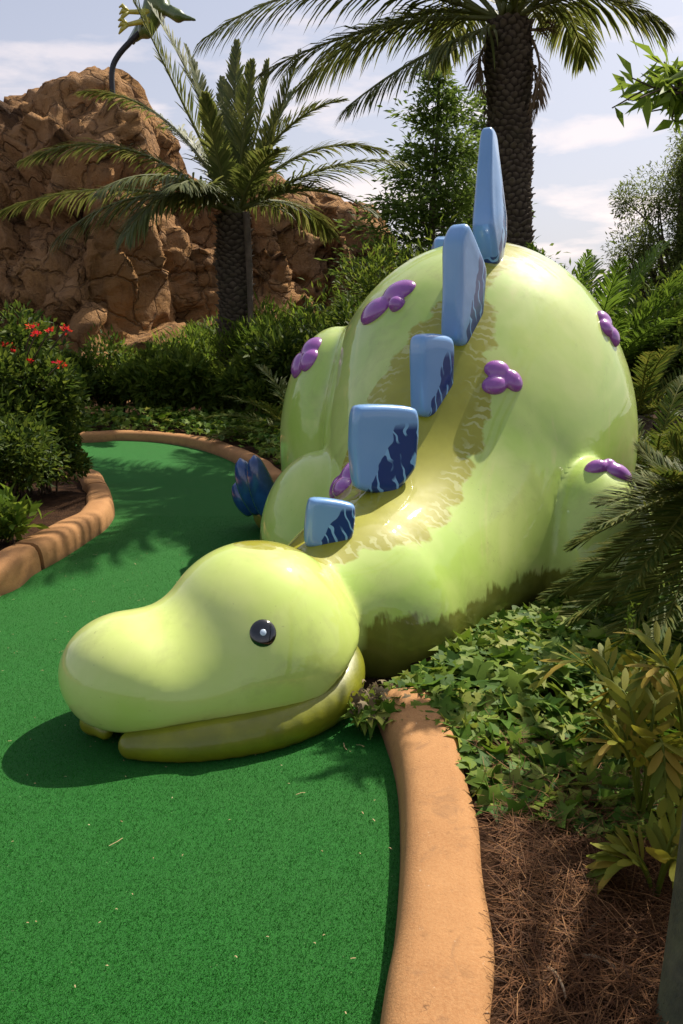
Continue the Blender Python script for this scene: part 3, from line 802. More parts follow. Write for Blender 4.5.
hh = nd.math('ADD', nd.noise(oc, 5, 9, .68), nd.ramp(vr.outputs['Distance'], .0, .05, 0, .5)); nd.link(nd.bump(hh, 1.0, .2), b.inputs['Normal'])
def rock(name, prof, Y, depth, label, seed, bulge=1.0, cell=1.1, lay=3.0):
    rg = np.random.default_rng(seed); px = np.array(prof, float)
    X = np.array([W(a, b_, Y)[0] for a, b_ in px]); Z = np.array([W(a, b_, Y)[2] for a, b_ in px])
    nx = int((X[-1] - X[0]) / .075); ns = 150; x = np.linspace(X[0], X[-1], nx); Ht = np.interp(x, X, Z)
    s = np.linspace(0, 1, ns)
    # profile: steep front (0..0.6), crest, back (0.7..1)
    fy = np.interp(s, [0, .15, .5, .62, .72, .85, 1], [-1.35, -1.05, -.5, -.18, .1, .9, 1.3]); fz = np.interp(s, [0, .15, .5, .60, .66, .72, .85, 1], [-.03, .28, .82, .97, 1.0, .97, .5, -.03])
    edge = np.clip(np.minimum(x - x[0], x[-1] - x) / 1.2, .05, 1) ** .5
    V = np.stack([np.broadcast_to(x[:, None], (nx, ns)), Y + fy[None] * depth * edge[:, None] * (.7 + .3 * Ht[:, None] / Ht.max()), fz[None] * Ht[:, None]], -1).reshape(-1, 3)
    V[:, 1] += .9 * bulge * np.sin(V[:, 0] * .8 + seed) + .4 * np.sin(V[:, 0] * 1.9 + V[:, 2] * .4)
    nseed = int((X[-1] - X[0]) * Z.max() * depth * 2.6 / cell ** 3) ; lo, hi = V.min(0), V.max(0)
    sd_ = rg.uniform(lo, hi, (nseed, 3)); wgt = np.array([1 / cell, .8 / cell, .5 / cell])
    tilt = norm(rg.normal(size=(nseed, 3)) * [.8, .5, .9]); ro = rg.uniform(-.25, .45, nseed)
    d1 = np.full(len(V), 9e9); d2 = d1.copy(); k1 = np.zeros(len(V), int)
    wp = V + .18 * np.stack([np.sin(V[:, 2] * 3.1 + V[:, 1] * 2), np.sin(V[:, 0] * 2.7), np.sin(V[:, 0] * 2.3 + V[:, 1] * 3)], 1)
    for i in range(0, len(V), 4000):
        dd = np.linalg.norm((wp[i:i + 4000, None] - sd_[None]) * wgt, axis=-1); o_ = np.argpartition(dd, 1, axis=1)[:, :2]
        a_ = np.take_along_axis(dd, o_, 1); d1[i:i + 4000] = a_[:, 0]; d2[i:i + 4000] = a_[:, 1]; k1[i:i + 4000] = o_[:, 0]
    rel = ((V - sd_[k1]) * tilt[k1]).sum(1); crk = np.clip((d2 - d1) / .07, 0, 1)
    disp = ro[k1] * .8 - np.clip(rel, -.7, .7) * .60 - (1 - crk) ** 2 * .10 
    g = V.reshape(nx, ns, 3); du = np.gradient(g, axis=0); dv = np.gradient(g, axis=1); Nn = norm(np.cross(du, dv)).reshape(-1, 3)
    sd2 = rg.uniform(lo, hi, (min(nseed * 7, 2600), 3)); t2 = norm(rg.normal(size=(len(sd2), 3))); r2 = rg.uniform(-.12, .12, len(sd2)); k2_ = np.zeros(len(V), int)
    for i in range(0, len(V), 1500):
        k2_[i:i + 1500] = np.argmin(((V[i:i + 1500, None] - sd2[None]) ** 2 * [1, 1, .4]).sum(-1), 1)
    disp = disp + r2[k2_] - np.clip(((V - sd2[k2_]) * t2[k2_]).sum(1), -.3, .3) * .45
    lay_ = .04 * np.sign(np.sin(V[:, 2] * lay + np.sin(V[:, 0] * .7) * 2)) 
    top_damp = np.interp(np.tile(s, nx), [.5, .62, .72, .9], [1, .35, .35, 1])
    V2 = V + Nn * ((disp + lay_) * top_damp)[:, None] + rg.normal(size=V.shape) * .008
    i, j = np.meshgrid(np.arange(nx - 1), np.arange(ns - 1), indexing='ij'); i = i.ravel(); j = j.ravel()
    q = np.stack([i * ns + j, (i + 1) * ns + j, (i + 1) * ns + j + 1, i * ns + j + 1], 1)
    o = mesh(name, V2, q, rockm, None, False, {'crack': crk}); tag(o, label, 'rock'); o['group'] = 'mock rock formations'; del o['group']
    return o
rock('rock_formation', [(-260, 150), (-120, 110), (-40, 95), (0, 112), (18, 98), (38, 92), (55, 100), (64, 106), (74, 104), (100, 104), (112, 98), (132, 92), (144, 98), (152, 116), (164, 142), (180, 168), (205, 190), (228, 208), (246, 250), (258, 320)], 19.5, 3.0,
     'tall brown blocky rock outcrop rising at the left behind the palm', 3, cell=1.15)
rock('rock_formation', [(225, 330), (238, 240), (250, 185), (262, 163), (272, 170), (285, 182), (300, 178), (322, 186), (340, 192), (352, 190), (372, 205), (384, 228), (400, 262), (420, 300)], 21.5, 2.4,
     'lower brown rock ridge between the shorter palm and the statue', 8, cell=1.2, lay=2.0)

# ------------------------------------------------------------------ pterosaur statue on its pole
pg = simple('reptile_green', (.12, .17, .03), .35, .3, 5, .2, .02, (.06, .10, .02), coat=.4)
py_ = simple('reptile_yellow', (.55, .48, .06), .4, .3, 5, .1, .02, coat=.4)
ironm = simple('pole_paint', (.02, .02, .022), .5, .2, 5, .1)
YP = 17.6
pb = W(113, 80, YP)
pt = thing('pterosaur_statue', pb, 'green flying reptile figure with spread wings on a bent dark pole above the rock', 'statue')
mb = MB(); tube(mb, catmull([W(113, 100, YP), W(112, 72, YP), W(118, 56, YP), (W(134, 38, YP)), W(150, 24, YP)], 8), .055, 10); mb.build('pole', ironm, pt, local=False)
cb = W(152, 14, YP); hp = W(176, 13, YP - .3); tp = W(196, 21, YP - .45)
def sdf_pt(p):
    d = cap(W(146, 30, YP), W(157, 4, YP), .16, .26)(p)
    d = smin(d, cap(W(157, 4, YP), W(166, 10, YP - .2), .16, .09)(p), .1)
    d = smin(d, cap(W(166, 10, YP - .2), W(178, 16, YP - .3), .09, .12)(p), .06)
    d = smin(d, cap(W(178, 16, YP - .3), W(196, 20, YP - .4), .085, .02)(p), .04)
    d = smin(d, cap(W(178, 14, YP - .3), W(170, 5, YP - .3), .07, .015)(p), .04)
    d = smin(d, cap(W(146, 30, YP), W(133, 44, YP + .1), .08, .02)(p), .06)
    return d
lo = np.minimum(W(120, 60, YP), W(205, -20, YP)) - [.3, .9, .3]; hi = np.maximum(W(120, 60, YP), W(205, -20, YP)) + [.3, .7, .3]
v3, f3 = surface(sdf_pt, lo, hi, .045); mesh('body', v3, f3, pg, pt, True, local=False)
def wing(pts2, Yo):
    P = np.array([W(x, y, YP + dy) for x, y, dy in pts2]); c = P.mean(0); n = len(P); vv = []
    nrm = norm(np.cross(P[1] - P[0], P[2] - P[0]))
    v = np.vstack([P + nrm * .012, P - nrm * .012, [c + nrm * .05], [c - nrm * .05]]); t = []
    for i in range(n):
        j = (i + 1) % n; t += [(i, j, 2 * n), (n + j, n + i, 2 * n + 1), (i, n + i, n + j), (i, n + j, j)]
    mesh('wing', v, [tuple(a) for a in t], pg, pt, False, local=False)
wing([(150, 20, 0), (143, 30, 0), (130, 46, .1), (121, 55, .2), (128, 40, .3), (140, 18, .2)], 0)
wing([(158, 8, 0), (150, 14, 0), (146, -6, .2), (150, -40, .6), (175, -80, 1.0), (168, -40, .6), (166, -5, .2)], 0)
for x0, y0, x1, y1 in ((150, 12, 128, 12), (149, 20, 127, 25)):
    mb = MB(); a = W(x0, y0, YP - .15); b_ = W(x1, y1, YP - .3); tube(mb, [a, (a + b_) / 2, b_], [.07, .05, .04], 7)
    for k_ in (-1, 0, 1): tube(mb, [b_, b_ + np.array([-.10, -.05, .10 * k_]), b_ + np.array([-.16, -.05, .12 * k_ - .06])], [.045, .04, .012], 6)
    mb.build('foot', py_, pt, local=False)

# ------------------------------------------------------------------ trees
def conifer(name, base, Ht, spread, nb, nl, ll, lw, mat, label, group, tr=.16, up=.25, seed=1, dense=1.0, rag=.25, z0=.12, lean=(0, 0)):
    rg = np.random.default_rng(seed); t = thing(name, base, label, 'tree', group)
    mb = MB(); tp_ = np.array([lean[0], lean[1], Ht]); zz_ = np.linspace(0, 1, 14)[:, None]
    tube(mb, zz_ * tp_ + np.array([.04, 0, 0]) * np.sin(zz_ * 9), np.linspace(tr, .015, 14), 9)
    P = []; D = []
    lm = MB(); tube(lm, zz_ * tp_ + np.array([.04, 0, 0]) * np.sin(zz_ * 9), np.linspace(tr * .8, .010, 14), 6)
    for i in range(nb):
        s = z0 + (1 - z0) * (i + rg.random()) / nb; az = i * 2.39996 + rg.normal() * .3
        rl = spread * (1 - s) ** .85 * 1.15 * rg.uniform(1 - rag, 1 + rag) * (.55 + .45 * min(1, (s - z0) * 6 + .3)); o_ = tp_ * s + np.array([.04 * math.sin(9 * s), 0, 0])
        e = o_ + np.array([math.cos(az) * rl, math.sin(az) * rl, rl * up + rg.normal() * .1]); m_ = (o_ + e) / 2 + np.array([0, 0, -rl * .08])
        bz = bez(o_, m_, e, 8); tube(lm, bz, np.linspace(tr * .28 * (1 - s) + .008, .004, 8), 4, cap=False)
        k = max(6, int(nl * rl / spread / nb * 2 * dense)); tt = rg.random(k) ** .6
        pp = np.stack([np.interp(tt * 7, np.arange(8), bz[:, a]) for a in range(3)], 1)
        # twigs spread sideways
        sw_ = rg.normal(size=(k, 3)) * np.array([.2, .2, .09]) * rl ** .5 * (.4 + tt[:, None] * .8)
        P.append(pp + sw_); D.append(norm(sw_ * 2 + norm(e - o_) * .5 + rg.normal(size=(k, 3)) * .3 + [0, 0, -.1]))
    mb.build('trunk', bark, t); lm.build('limbs', bark, t)
    P = np.concatenate(P); D = np.concatenate(D); n = len(P)
    v, q = leaves(P, D, norm(rg.normal(size=(n, 3)) * .7 + [0, 0, 1]), ll * rg.uniform(.6, 1.3, n), lw * rg.uniform(.7, 1.2, n))
    mesh('crown', v, q, mat, t); return t
cb1 = np.array([W(432, 300, 17)[0], 17, .0])
conifer('bald_cypress', cb1, W(432, 55, 17)[2], 1.75, 70, 15000, .17, .055, G_tree, 'feathery green conifer standing between the rock ridge and the tall palm', None, .14, .28, 4, z0=.16)
cb2 = np.array([W(476, 300, 19)[0], 19, .0])
conifer('bald_cypress', cb2, W(470, 82, 19)[2], 1.5, 60, 9000, .17, .055, G_tree, 'sparser conifer partly hidden behind the tall palm\'s trunk', None, .12, .3, 9, z0=.16)
def loose_tree(name, base, Ht, rad, label, mat, n, ll, lw, seed, nc, group=None, spread=.3, tr=.12, crown_c=None, squash=.75):
    rg = np.random.default_rng(seed); t = thing(name, base, label, 'tree', group)
    cc_ = np.array(crown_c if crown_c is not None else (0, 0, Ht - rad[2]))
    p, out, cs = clumpy(n, rad, nc, spread, 1.0, rg)
    d = norm(out + rg.normal(size=(n, 3)) * .7); v, q = leaves(p * np.array([1, 1, 1]) + cc_, d, norm(rg.normal(size=(n, 3)) * .7 + [0, 0, 1]), ll * rg.uniform(.6, 1.3, n), lw * rg.uniform(.7, 1.2, n))
    mesh('crown', v, q, mat, t); mb = MB(); hub = cc_ * np.array([.75, .75, .55]); tube(mb, bez((0, 0, -.1), hub * np.array([.3, .3, .6]), hub, 10), np.linspace(tr, tr * .6, 10), 9); mb.build('trunk', bark, t)
    mb = MB()
    for c_ in cs: tube(mb, bez(hub, (hub + cc_ + c_) / 2 + rg.normal(size=3) * .15, cc_ + c_, 8), np.linspace(tr * .35, .006, 8), 5, cap=False)
    mb.build('limbs', bark, t); return t
loose_tree('acacia_tree', (W(692, 300, 12)[0], 12, 0), 4.6, (1.15, 1.1, 1.65), 'airy fine leaved tree at the right edge against the pale sky', G_fine, 70000, .070, .019, 12, 120, spread=.27, crown_c=(0, 0, W(690, 235, 12)[2]))

# slender tree whose trunk rises in the lower right corner and whose branch hangs in at the top right
mossy, nd, b = newmat('mossy_bark')
oc = nd.coord('Object'); c = nd.mix(nd.ramp(nd.noise(oc, 14, 6, .7), .35, .65), (.10, .11, .05), (.05, .055, .03))
c = nd.mix(nd.ramp(nd.noise(oc, 6, 4), .5, .7, 0, .6), c, (.16, .15, .10)); nd.link(c, b.inputs['Base Color']); b.inputs['Roughness'].default_value = .9
mps = nd.n('ShaderNodeMapping'); mps.inputs['Scale'].default_value = (3, 3, .4); nd.link(oc, mps.inputs[0]); nd.link(nd.bump(nd.noise(mps.outputs[0], 20, 5, .7), .8, .015), b.inputs['Normal'])
tb = G(698, 1040, .08)
st_ = thing('slender_tree', tb, 'slender tree, mossy trunk at lower right, one leafy branch hanging in at top right', 'tree')
q1 = W(722, 820, tb[1] + .12); q2 = W(748, 500, tb[1] + .3)
trk = catmull([tb - [0, 0, .1], tb, q1, q2, np.array([1.35, 2.1, 2.5]), np.array([2.1, 3.1, 3.4])], 10)
mb = MB(); tube(mb, trk, np.linspace(.088, .045, len(trk)), 16); mb.build('trunk', mossy, st_, True, False)
rg = np.random.default_rng(77); mb = MB(); LP, LD = [], []
def twig_leaves(pts, r0, k):
    tube(mb, pts, np.linspace(r0, .003, len(pts)), 5, cap=False)
    pts = np.array(pts)
    for j in range(k):
        t_ = rg.uniform(.25, 1) * (len(pts) - 1); i_ = min(int(t_), len(pts) - 2); LP.append(pts[i_] + (pts[i_ + 1] - pts[i_]) * (t_ - i_)); LD.append(norm(pts[-1] - pts[0]) * .5 + norm(rg.normal(size=3)) + [0, 0, .1])
YB = 3.9
hub = W(745, 95, YB + .1); limb = catmull([trk[-14], np.array([2.05, 3.3, 2.75]), hub], 8); tube(mb, limb, np.linspace(.05, .02, len(limb)), 8)
for (x, y, dy) in ((612, 108, 0), (622, 85, .1), (632, 78, -.1), (652, 56, 0), (664, 62, .1), (648, 112, .1), (676, 122, 0), (640, 98, -.2), (690, 70, 0), (665, 92, 0), (655, 75, -.1), (628, 100, .15), (684, 100, 0)):
    e_ = W(x, y, YB + dy); m_ = (W(690, 92, YB) + e_) / 2; twig_leaves(catmull([hub, W(690, 92, YB), m_ + rg.normal(size=3) * .02, e_], 4), .010, 12)
for k_ in range(22):
    c_ = np.array([3.7, 4.6, 4.2]) + rg.normal(size=3) * [.8, 1.1, .35]
    if (F * c_[0] / c_[1]) < 400: continue
    twig_leaves(bez(trk[-1], (trk[-1] + c_) / 2 + [0, 0, .2], c_, 6), .012, 26)
mb.build('branch', bark, st_, local=False)
LP = np.array(LP); LD = norm(np.array(LD)); n = len(LP)
v, q = leaves(LP, LD, norm(rg.normal(size=(n, 3)) * .6 + [0, 0, 1]), rg.uniform(.09, .16, n), rg.uniform(.03, .048, n)); mesh('foliage', v, q, G_broad, st_, local=False)

# ------------------------------------------------------------------ shrubs
def at(px, Y, z=.05): return (W(px, 400, Y)[0], Y, z)
sg = 'shrubs in front of the rock'
bush('shrub', at(190, 15.0), (.95, .8, .80), 6000, .16, .03, G_bright, 'bright feathery shrub at the foot of the tall rock', 'shrub', None, 30, .4, .8, 8)
bush('shrub', at(300, 13.2), (1.15, .8, 1.0), 9000, .16, .03, G_bright, 'big bright yellow green shrub right of the shorter palm', 'shrub', None, 34, .4, .8, 8)
bush('shrub', at(120, 12.6), (.85, .7, .62), 8000, .11, .045, G_mid, 'low dark green shrub left of the shorter palm, behind the far kerb', 'shrub', None, 24, .4, .6, 8)
bush('shrub', at(62, 12.3), (.9, .6, .50), 8000, .11, .05, G_dark, 'dark shrub below the rock behind the red flowering bush', 'shrub', None, 24, .42, .6, 8)
bush('shrub', at(158, 12.2), (.6, .5, .50), 8000, .13, .05, G_mid, 'leafy shrub just left of the shorter palm trunk', 'shrub', None, 22, .42, .6, 8)
bush('shrub', at(205, 11.9), (.55, .5, .45), 4500, .16, .06, G_mid, 'dark broad leaved shrub at the foot of the shorter palm', 'shrub', None, 18, .42, .6, 8)
bush('shrub', at(262, 11.4), (.7, .5, .60), 7000, .14, .05, G_mid, 'dark low shrub beside the statue\'s left hip', 'shrub', None, 20, .45, .5, 8)
bush('shrub', at(345, 11.0), (1.0, .7, 1.0), 8000, .13, .05, G_dark, 'tall dark shrub touching the statue\'s hip', 'shrub', None, 24, .45, .6, 8)
bush('shrub', at(388, 13.2), (1.05, .8, 1.42), 10000, .13, .035, G_mid, 'green shrub showing above the statue\'s left shoulder below the rock ridge', 'shrub', None, 28, .42, .7, 8)
bush('shrub', at(448, 12.4), (.8, .7, 1.35), 8000, .12, .035, G_bright, 'light green shrub between the statue\'s plates and the conifer', 'shrub', None, 26, .42, .7, 8)
bush('shrub', at(520, 9.6), (.8, .6, 1.12), 7000, .13, .035, G_mid, 'green shrub at the foot of the tall palm behind the statue', 'shrub', None, 26, .42, .7, 8)
bush('shrub', at(668, 10.2), (1.1, .9, .95), 12000, .10, .04, G_dark, 'dark hedge like shrub at the right edge behind the cycads', 'shrub', None, 30, .42, .6, 8)
bush('shrub', at(745, 9), (1.3, 1.0, 1.2), 9000, .12, .045, G_dark, 'dark shrub running out of the frame at the right', 'shrub', None, 28, .42, .6, 8)
bush('shrub', at(715, 15), (1.8, .9, 1.8), 14000, .13, .045, G_mid, 'tall rounded shrub below the airy tree at the right edge', 'shrub', None, 34, .4, .6, 8)
bush('shrub', at(-60, 14), (1.2, .8, .9), 11000, .14, .05, G_mid, 'shrub at the left edge below the rock', 'shrub', None, 34, .4, .6, 8)
bush('shrub', at(0, 10.5, .05), (.7, .6, .62), 9000, .13, .05, G_dark, 'dark shrub behind the red flowers at the left edge', 'shrub', None, 24, .42, .6, 8)
# foreground left bushes
fb = bush('flowering_bush', (-2.62, 6.3, .05), (.62, .75, .74), 14000, .075, .034, G_dark, 'bush with red flower clusters beside the left kerb', 'bush', None, 40, .34, .6, 14, stem_r=.008)
bush('shrub', (-2.62, 5.30, .05), (.62, .66, .46), 15000, .06, .028, G_dark, 'dense dark bush spilling over the left kerb', 'shrub', None, 36, .36, .4, 12, stem_r=.007)
bush('shrub', (-2.42, 6.45, .05), (.34, .42, .36), 6000, .055, .026, G_dark, 'small dark bush at the left kerb\'s turn', 'shrub', None, 22, .4, .4, 10, stem_r=.007)
bush('shrub', at(-14, 4.75, .05), (.22, .22, .24), 420, .10, .05, G_bright, 'yellow green broad leaved plant at the left edge above the kerb', 'shrub', None, 12, .4, .7, 8, stem_r=.006)
bush('shrub', at(-30, 8.2, .05), (.42, .4, 1.05), 1000, .16, .06, G_bright, 'light green leafy shrub peeking in at the left edge', 'shrub', None, 14, .35, .7, 6)
redm = leafmat('petal_red', [(.55, .03, .015), (.75, .13, .03), (.45, .015, .015)], .5, .3)
rg = np.random.default_rng(9)
for (x, y) in ((8, 345), (12, 352), (33, 328), (36, 334), (50, 331), (67, 330), (27, 362), (60, 364)):
    c_ = W(x, y, 5.95 + rg.uniform(-.15, .15)) - np.array(fb.location); n = 20
    p = c_ + norm(rg.normal(size=(n, 3))) * .035 * rg.random((n, 1)) * [1.3, 1, .8]; v, q = leaves(p, norm(p - c_ + [0, 0, .01]), norm(rg.normal(size=(n, 3))), np.full(n, .026), np.full(n, .018))
    o = mesh('flower', v, q, redm, fb)
    mb = MB(); tube(mb, bez((0, 0, .5), (c_[0] * .4, c_[1] * .4, c_[2] * .8), c_, 8), .005, 4); mb.build('stem', twig, fb)

# ------------------------------------------------------------------ cycads and ferns
def rosette(name, base, nf, L, el0, el1, arch, ll, lw, nle, mat, label, cat, seed, trunk=None, az=None, vee=20, droop=.15, a0=62, a1=30, rr=.012, prof=.75, group=None, zc=0):
    rg = np.random.default_rng(seed); t = thing(name, base, label, cat, group)
    if trunk:
        mb = MB(); zz_ = np.linspace(-.1, trunk[1], 16); tube(mb, np.stack([zz_ * 0, zz_ * 0, zz_], 1), trunk[0] * (1 + .08 * np.cos(np.arange(16) * 2.8)), 16); mb.build('trunk', bark, t)
    z = (trunk[1] if trunk else 0) + zc
    for i in range(nf):
        a = (az[0] + (az[1] - az[0]) * rg.random()) if az else i * 2.39996 + rg.normal() * .1
        k = (i + .5) / nf; el = math.radians(el0 + (el1 - el0) * k + rg.normal() * 5); l_ = L * rg.uniform(.85, 1.1)
        h = np.array([math.cos(a), math.sin(a), 0]); P0 = np.array([0, 0, z]) + h * .02
        P1 = P0 + (h * math.cos(el) + [0, 0, math.sin(el)]) * l_ * .55
        e2 = el - math.radians(arch); P2 = P1 + (h * math.cos(e2) + [0, 0, math.sin(e2)]) * l_ * .5
        mb = MB(); frond_mesh(mb, bez(P0, P1, P2, 16), nle, ll, lw, a0, a1, vee, droop, rr, .12, rg, prof=prof); mb.build('frond', mat, t)
    return t
sb = G(700, 690, .08)
sago = thing('sago_cycad', (1.72, 3.55, .08), 'large dark sago cycad with a black trunk at the right edge, fronds over the ivy', 'cycad')
mb = MB(); zz_ = np.linspace(-.1, .62, 26); tube(mb, np.stack([zz_ * 0, zz_ * 0, zz_], 1), .115 * (1 + .12 * np.cos(np.arange(26) * 2.8)), 18); mb.build('trunk', simple('cycad_trunk', (.035, .026, .02), .95, .4, 12, .9, .03), sago)
s0 = np.array([1.72, 3.55, .72])
SF = [((572, 548), (640, 520), .0), ((600, 505), (650, 500), -.2), ((545, 600), (620, 575), -.1), ((550, 628), (630, 600), -.35), ((640, 450), (668, 500), .2), ((672, 440), (684, 500), 0), ((700, 400), (700, 480), .1), ((600, 560), (655, 520), .5),
      ((620, 475), (655, 500), .5), ((590, 530), (650, 515), -.5), ((655, 640), (690, 590), -.7), ((610, 650), (660, 590), -.6), ((760, 480), (730, 490), -.2), ((790, 560), (750, 530), -.3), ((780, 620), (740, 560), -.5), ((740, 440), (720, 490), .3), ((800, 520), (750, 500), .5), ((700, 660), (700, 590), -.8), ((660, 475), (680, 500), -.5), ((625, 590), (665, 550), -.55)]
rgs = np.random.default_rng(4)
for (tx, ty), (cx_, cy_), dy in SF:
    e_ = W(tx, ty, 3.55 + dy); m_ = W(cx_, cy_, 3.55 + dy * .5) + [0, 0, .06]; mb = MB()
    frond_mesh(mb, bez(s0 + rgs.normal(size=3) * .03, m_, e_, 20), 100, .20, .0105, 56, 26, 30, .10, .012, .10, rgs, prof=.7); mb.build('frond', G_sago, sago, local=False)
rosette('cycad', (2.35, 5.9, .08), 26, 1.05, 75, -5, 55, .17, .014, 46, G_sago, 'dark round cycad behind the large sago, right of the statue', 'cycad', 31, trunk=(.13, .25))
rosette('cycad', (2.75, 7.4, .08), 24, 1.15, 75, 0, 55, .18, .016, 44, G_sago, 'farther cycad with arching glossy fronds right of the statue\'s hip', 'cycad', 32, trunk=(.13, .55))
rosette('cycad', (3.1, 4.9, .08), 20, 1.0, 75, 0, 55, .17, .012, 40, G_sago, 'cycad running out of the frame beyond the large sago', 'cycad', 37, trunk=(.13, .3))
rosette('fern_palm', (W(592, 300, 9.2)[0], 9.2, .05), 24, 1.9, 88, 52, 38, .36, .020, 74, G_fern, 'bright upright feathery palm just behind the statue\'s back', 'palm', 33, vee=15, droop=.3, prof=.9, zc=.45, rr=.015)
rosette('fern_palm', (W(565, 300, 10.4)[0], 10.4, .05), 18, 1.9, 88, 55, 35, .34, .020, 70, G_fern, 'feathery palm half hidden between the tall palm and the brighter one', 'palm', 34, vee=15, droop=.3, prof=.9, zc=.4, rr=.015)
rosette('fern_palm', (W(628, 300, 10.0)[0], 10.0, .05), 18, 1.85, 86, 50, 38, .34, .020, 70, G_mid, 'darker feathery palm right of the brighter one behind the statue', 'palm', 35, vee=15, droop=.3, prof=.9, zc=.35, rr=.015)
rosette('palmetto', (W(300, 400, 9.6)[0], 9.6, .05), 20, 1.25, 80, 10, 50, .30, .022, 34, G_sago, 'dark arching palmetto by the statue\'s left hip', 'cycad', 36, droop=.25)
# coontie with leathery olive leaflets
def coontie(base, seed, label, fr):
    rg = np.random.default_rng(seed); t = thing('coontie', base, label, 'cycad plant', None)
    for (dx, dy, dz, up_) in fr:
        P0 = np.array([0, 0, 0.]); P2 = np.array([dx, dy, dz]); P1 = np.array([dx * .35, dy * .35, dz + up_]); pts = bez(P0, P1, P2, 16)
        mb = MB(); tube(mb, pts, np.linspace(.006, .0025, 16), 5); tan = norm(np.gradient(pts, axis=0)); n = 9
        s_ = np.repeat(np.linspace(.34, 1, n), 2); P = np.stack([np.interp(s_ * 15, np.arange(16), pts[:, a]) for a in range(3)], 1); T = norm(np.stack([np.interp(s_ * 15, np.arange(16), tan[:, a]) for a in range(3)], 1))
        S = norm(np.cross(T, [0, 0, 1.0])); N = np.cross(S, T); sd_ = np.tile([1, -1], n)[:, None]; an = np.radians(62 - 40 * s_)[:, None]
        D = T * np.cos(an) + np.sin(an) * (S * sd_ * .93 + N * .3); ln = .095 * np.sin(np.clip(s_ * .8 + .12, 0, 1) * math.pi) ** .5 * rg.uniform(.85, 1.1, 2 * n)
        for a_, b_, wd in ((0, .5, 1), ):
            Wd = norm(np.cross(D, N)); l_ = ln[:, None]; prof_ = ((0, .15), (.2, .75), (.5, 1), (.8, .85), (1, .2))
            rows = [np.stack([P + D * l_ * f_ - Wd * .0105 * w_ - N * l_ * f_ * f_ * .12, P + D * l_ * f_ + Wd * .0105 * w_ - N * l_ * f_ * f_ * .12], 1) for f_, w_ in prof_]
            v = np.concatenate(rows, 1).reshape(-1, 3); i = np.arange(2 * n)[:, None] * 10
            mb.add(v, np.concatenate([i + [[2 * r, 2 * r + 1, 2 * r + 3, 2 * r + 2]] for r in range(4)]))
        mb.build('frond', G_olive, t)
    return t
def frs(seed, n, L, lo_=.15, hi_=.5):
    rg = np.random.default_rng(seed); o = []
    for i in range(n):
        a = i * 2.4 + rg.normal() * .2; r = L * rg.uniform(.6, 1); o.append((math.cos(a) * r, math.sin(a) * r, rg.uniform(lo_, hi_) * L * 1.1, rg.uniform(.1, .3)))
    return o
coontie(tuple(G(640, 830, .09)), 41, 'olive coontie with bronze tipped fronds nearest the slender trunk', frs(41, 9, .27, .3, 1.0))
coontie(tuple(G(690, 810, .09)), 42, 'coontie at the right edge with a yellow bronze arching frond', frs(42, 9, .33, .4, 1.2))
coontie(tuple(G(622, 760, .09)), 43, 'greener coontie rising from the ivy behind the bronze one', frs(43, 8, .28, .3, 1.0))
coontie(tuple(G(655, 905, .09)), 44, 'smallest coontie, low above the pine straw', frs(44, 5, .14, .2, .6))

# a tall weed with a seed spike
wd = thing('weed', tuple(G(618, 765, .09)), 'thin weed with a seed spike standing above the ivy', 'weed')
mb = MB(); tube(mb, bez((0, 0, 0), (.01, 0, .25), (-.01, 0, .52), 12), np.linspace(.004, .0015, 12), 5); tube(mb, bez((0, 0, .3), (.02, 0, .38), (.05, 0, .44), 8), .0015, 4)
rg = np.random.default_rng(3); n = 60; zq = rg.uniform(.36, .53, n); p = np.stack([rg.normal(size=n) * .006, rg.normal(size=n) * .006, zq], 1)
v, q = leaves(p, norm(rg.normal(size=(n, 3)) + [0, 0, 1]), norm(rg.normal(size=(n, 3))), np.full(n, .018), np.full(n, .008)); mb.add(v, q)
v, q = leaves(np.array([[0, 0, .10], [0, 0, .18], [0, 0, .26], [0, 0, .14]]), norm(np.array([[1, 0, .5], [-1, .1, .4], [.8, -.3, .6], [-.7, -.6, .5]])), np.tile([0, 0, 1.0], (4, 1)), np.array([.14, .13, .10, .12]), np.array([.03, .03, .02, .03])); mb.add(v, q)
mb.build('stalk', G_bright, wd)

# ------------------------------------------------------------------ ivy ground cover
def ivy_leaf():
    d = np.linspace(-90, 270, 17)[:-1]; r = np.full(16, .50)
    for c_, A, w_ in ((90, 1.2, 26), (22, .95, 22), (158, .95, 22), (-38, .78, 22), (218, .78, 22)):
        df = (d - c_ + 180) % 360 - 180; r = np.maximum(r, A * np.exp(-(df / w_) ** 2))
    r[0] = .32; a = np.radians(d); return np.stack([np.cos(a) * r, np.sin(a) * r], 1) * .56
def scatter_leaves(P, nrm, yaw, size, shape, rng, cup=.18):
    k = len(shape); n = len(P); c_, s_ = np.cos(yaw), np.sin(yaw)
    X = norm(np.cross(nrm, np.stack([s_, c_, 0 * c_], 1))); Yv = np.cross(nrm, X)
    X, Yv = X * c_[:, None] + Yv * s_[:, None], -X * s_[:, None] + Yv * c_[:, None]
    rr_ = np.linalg.norm(shape, axis=1)
    v = P[:, None] + size[:, None, None] * (shape[None, :, :1] * X[:, None] + shape[None, :, 1:] * Yv[:, None] - cup * (rr_ ** 2)[None, :, None] * nrm[:, None] + (.10 * np.abs(shape[:, 0]))[None, :, None] * nrm[:, None])
    v = np.concatenate([P[:, None], v], 1).reshape(-1, 3); i = np.arange(n)[:, None] * (k + 1)
    t = np.concatenate([i + [[0, 1 + j, 1 + (j + 1) % k]] for j in range(k)]); return v, t
def inpoly(x, y, P):
    c = np.zeros(x.shape, bool); P = np.array(P)
    for i in range(len(P)):
        x1, y1 = P[i]; x2, y2 = P[i - 1]; m = ((y1 > y) != (y2 > y)); c ^= m & (x < (x2 - x1) * (y - y1) / (y2 - y1 + 1e-12) + x1)
    return c
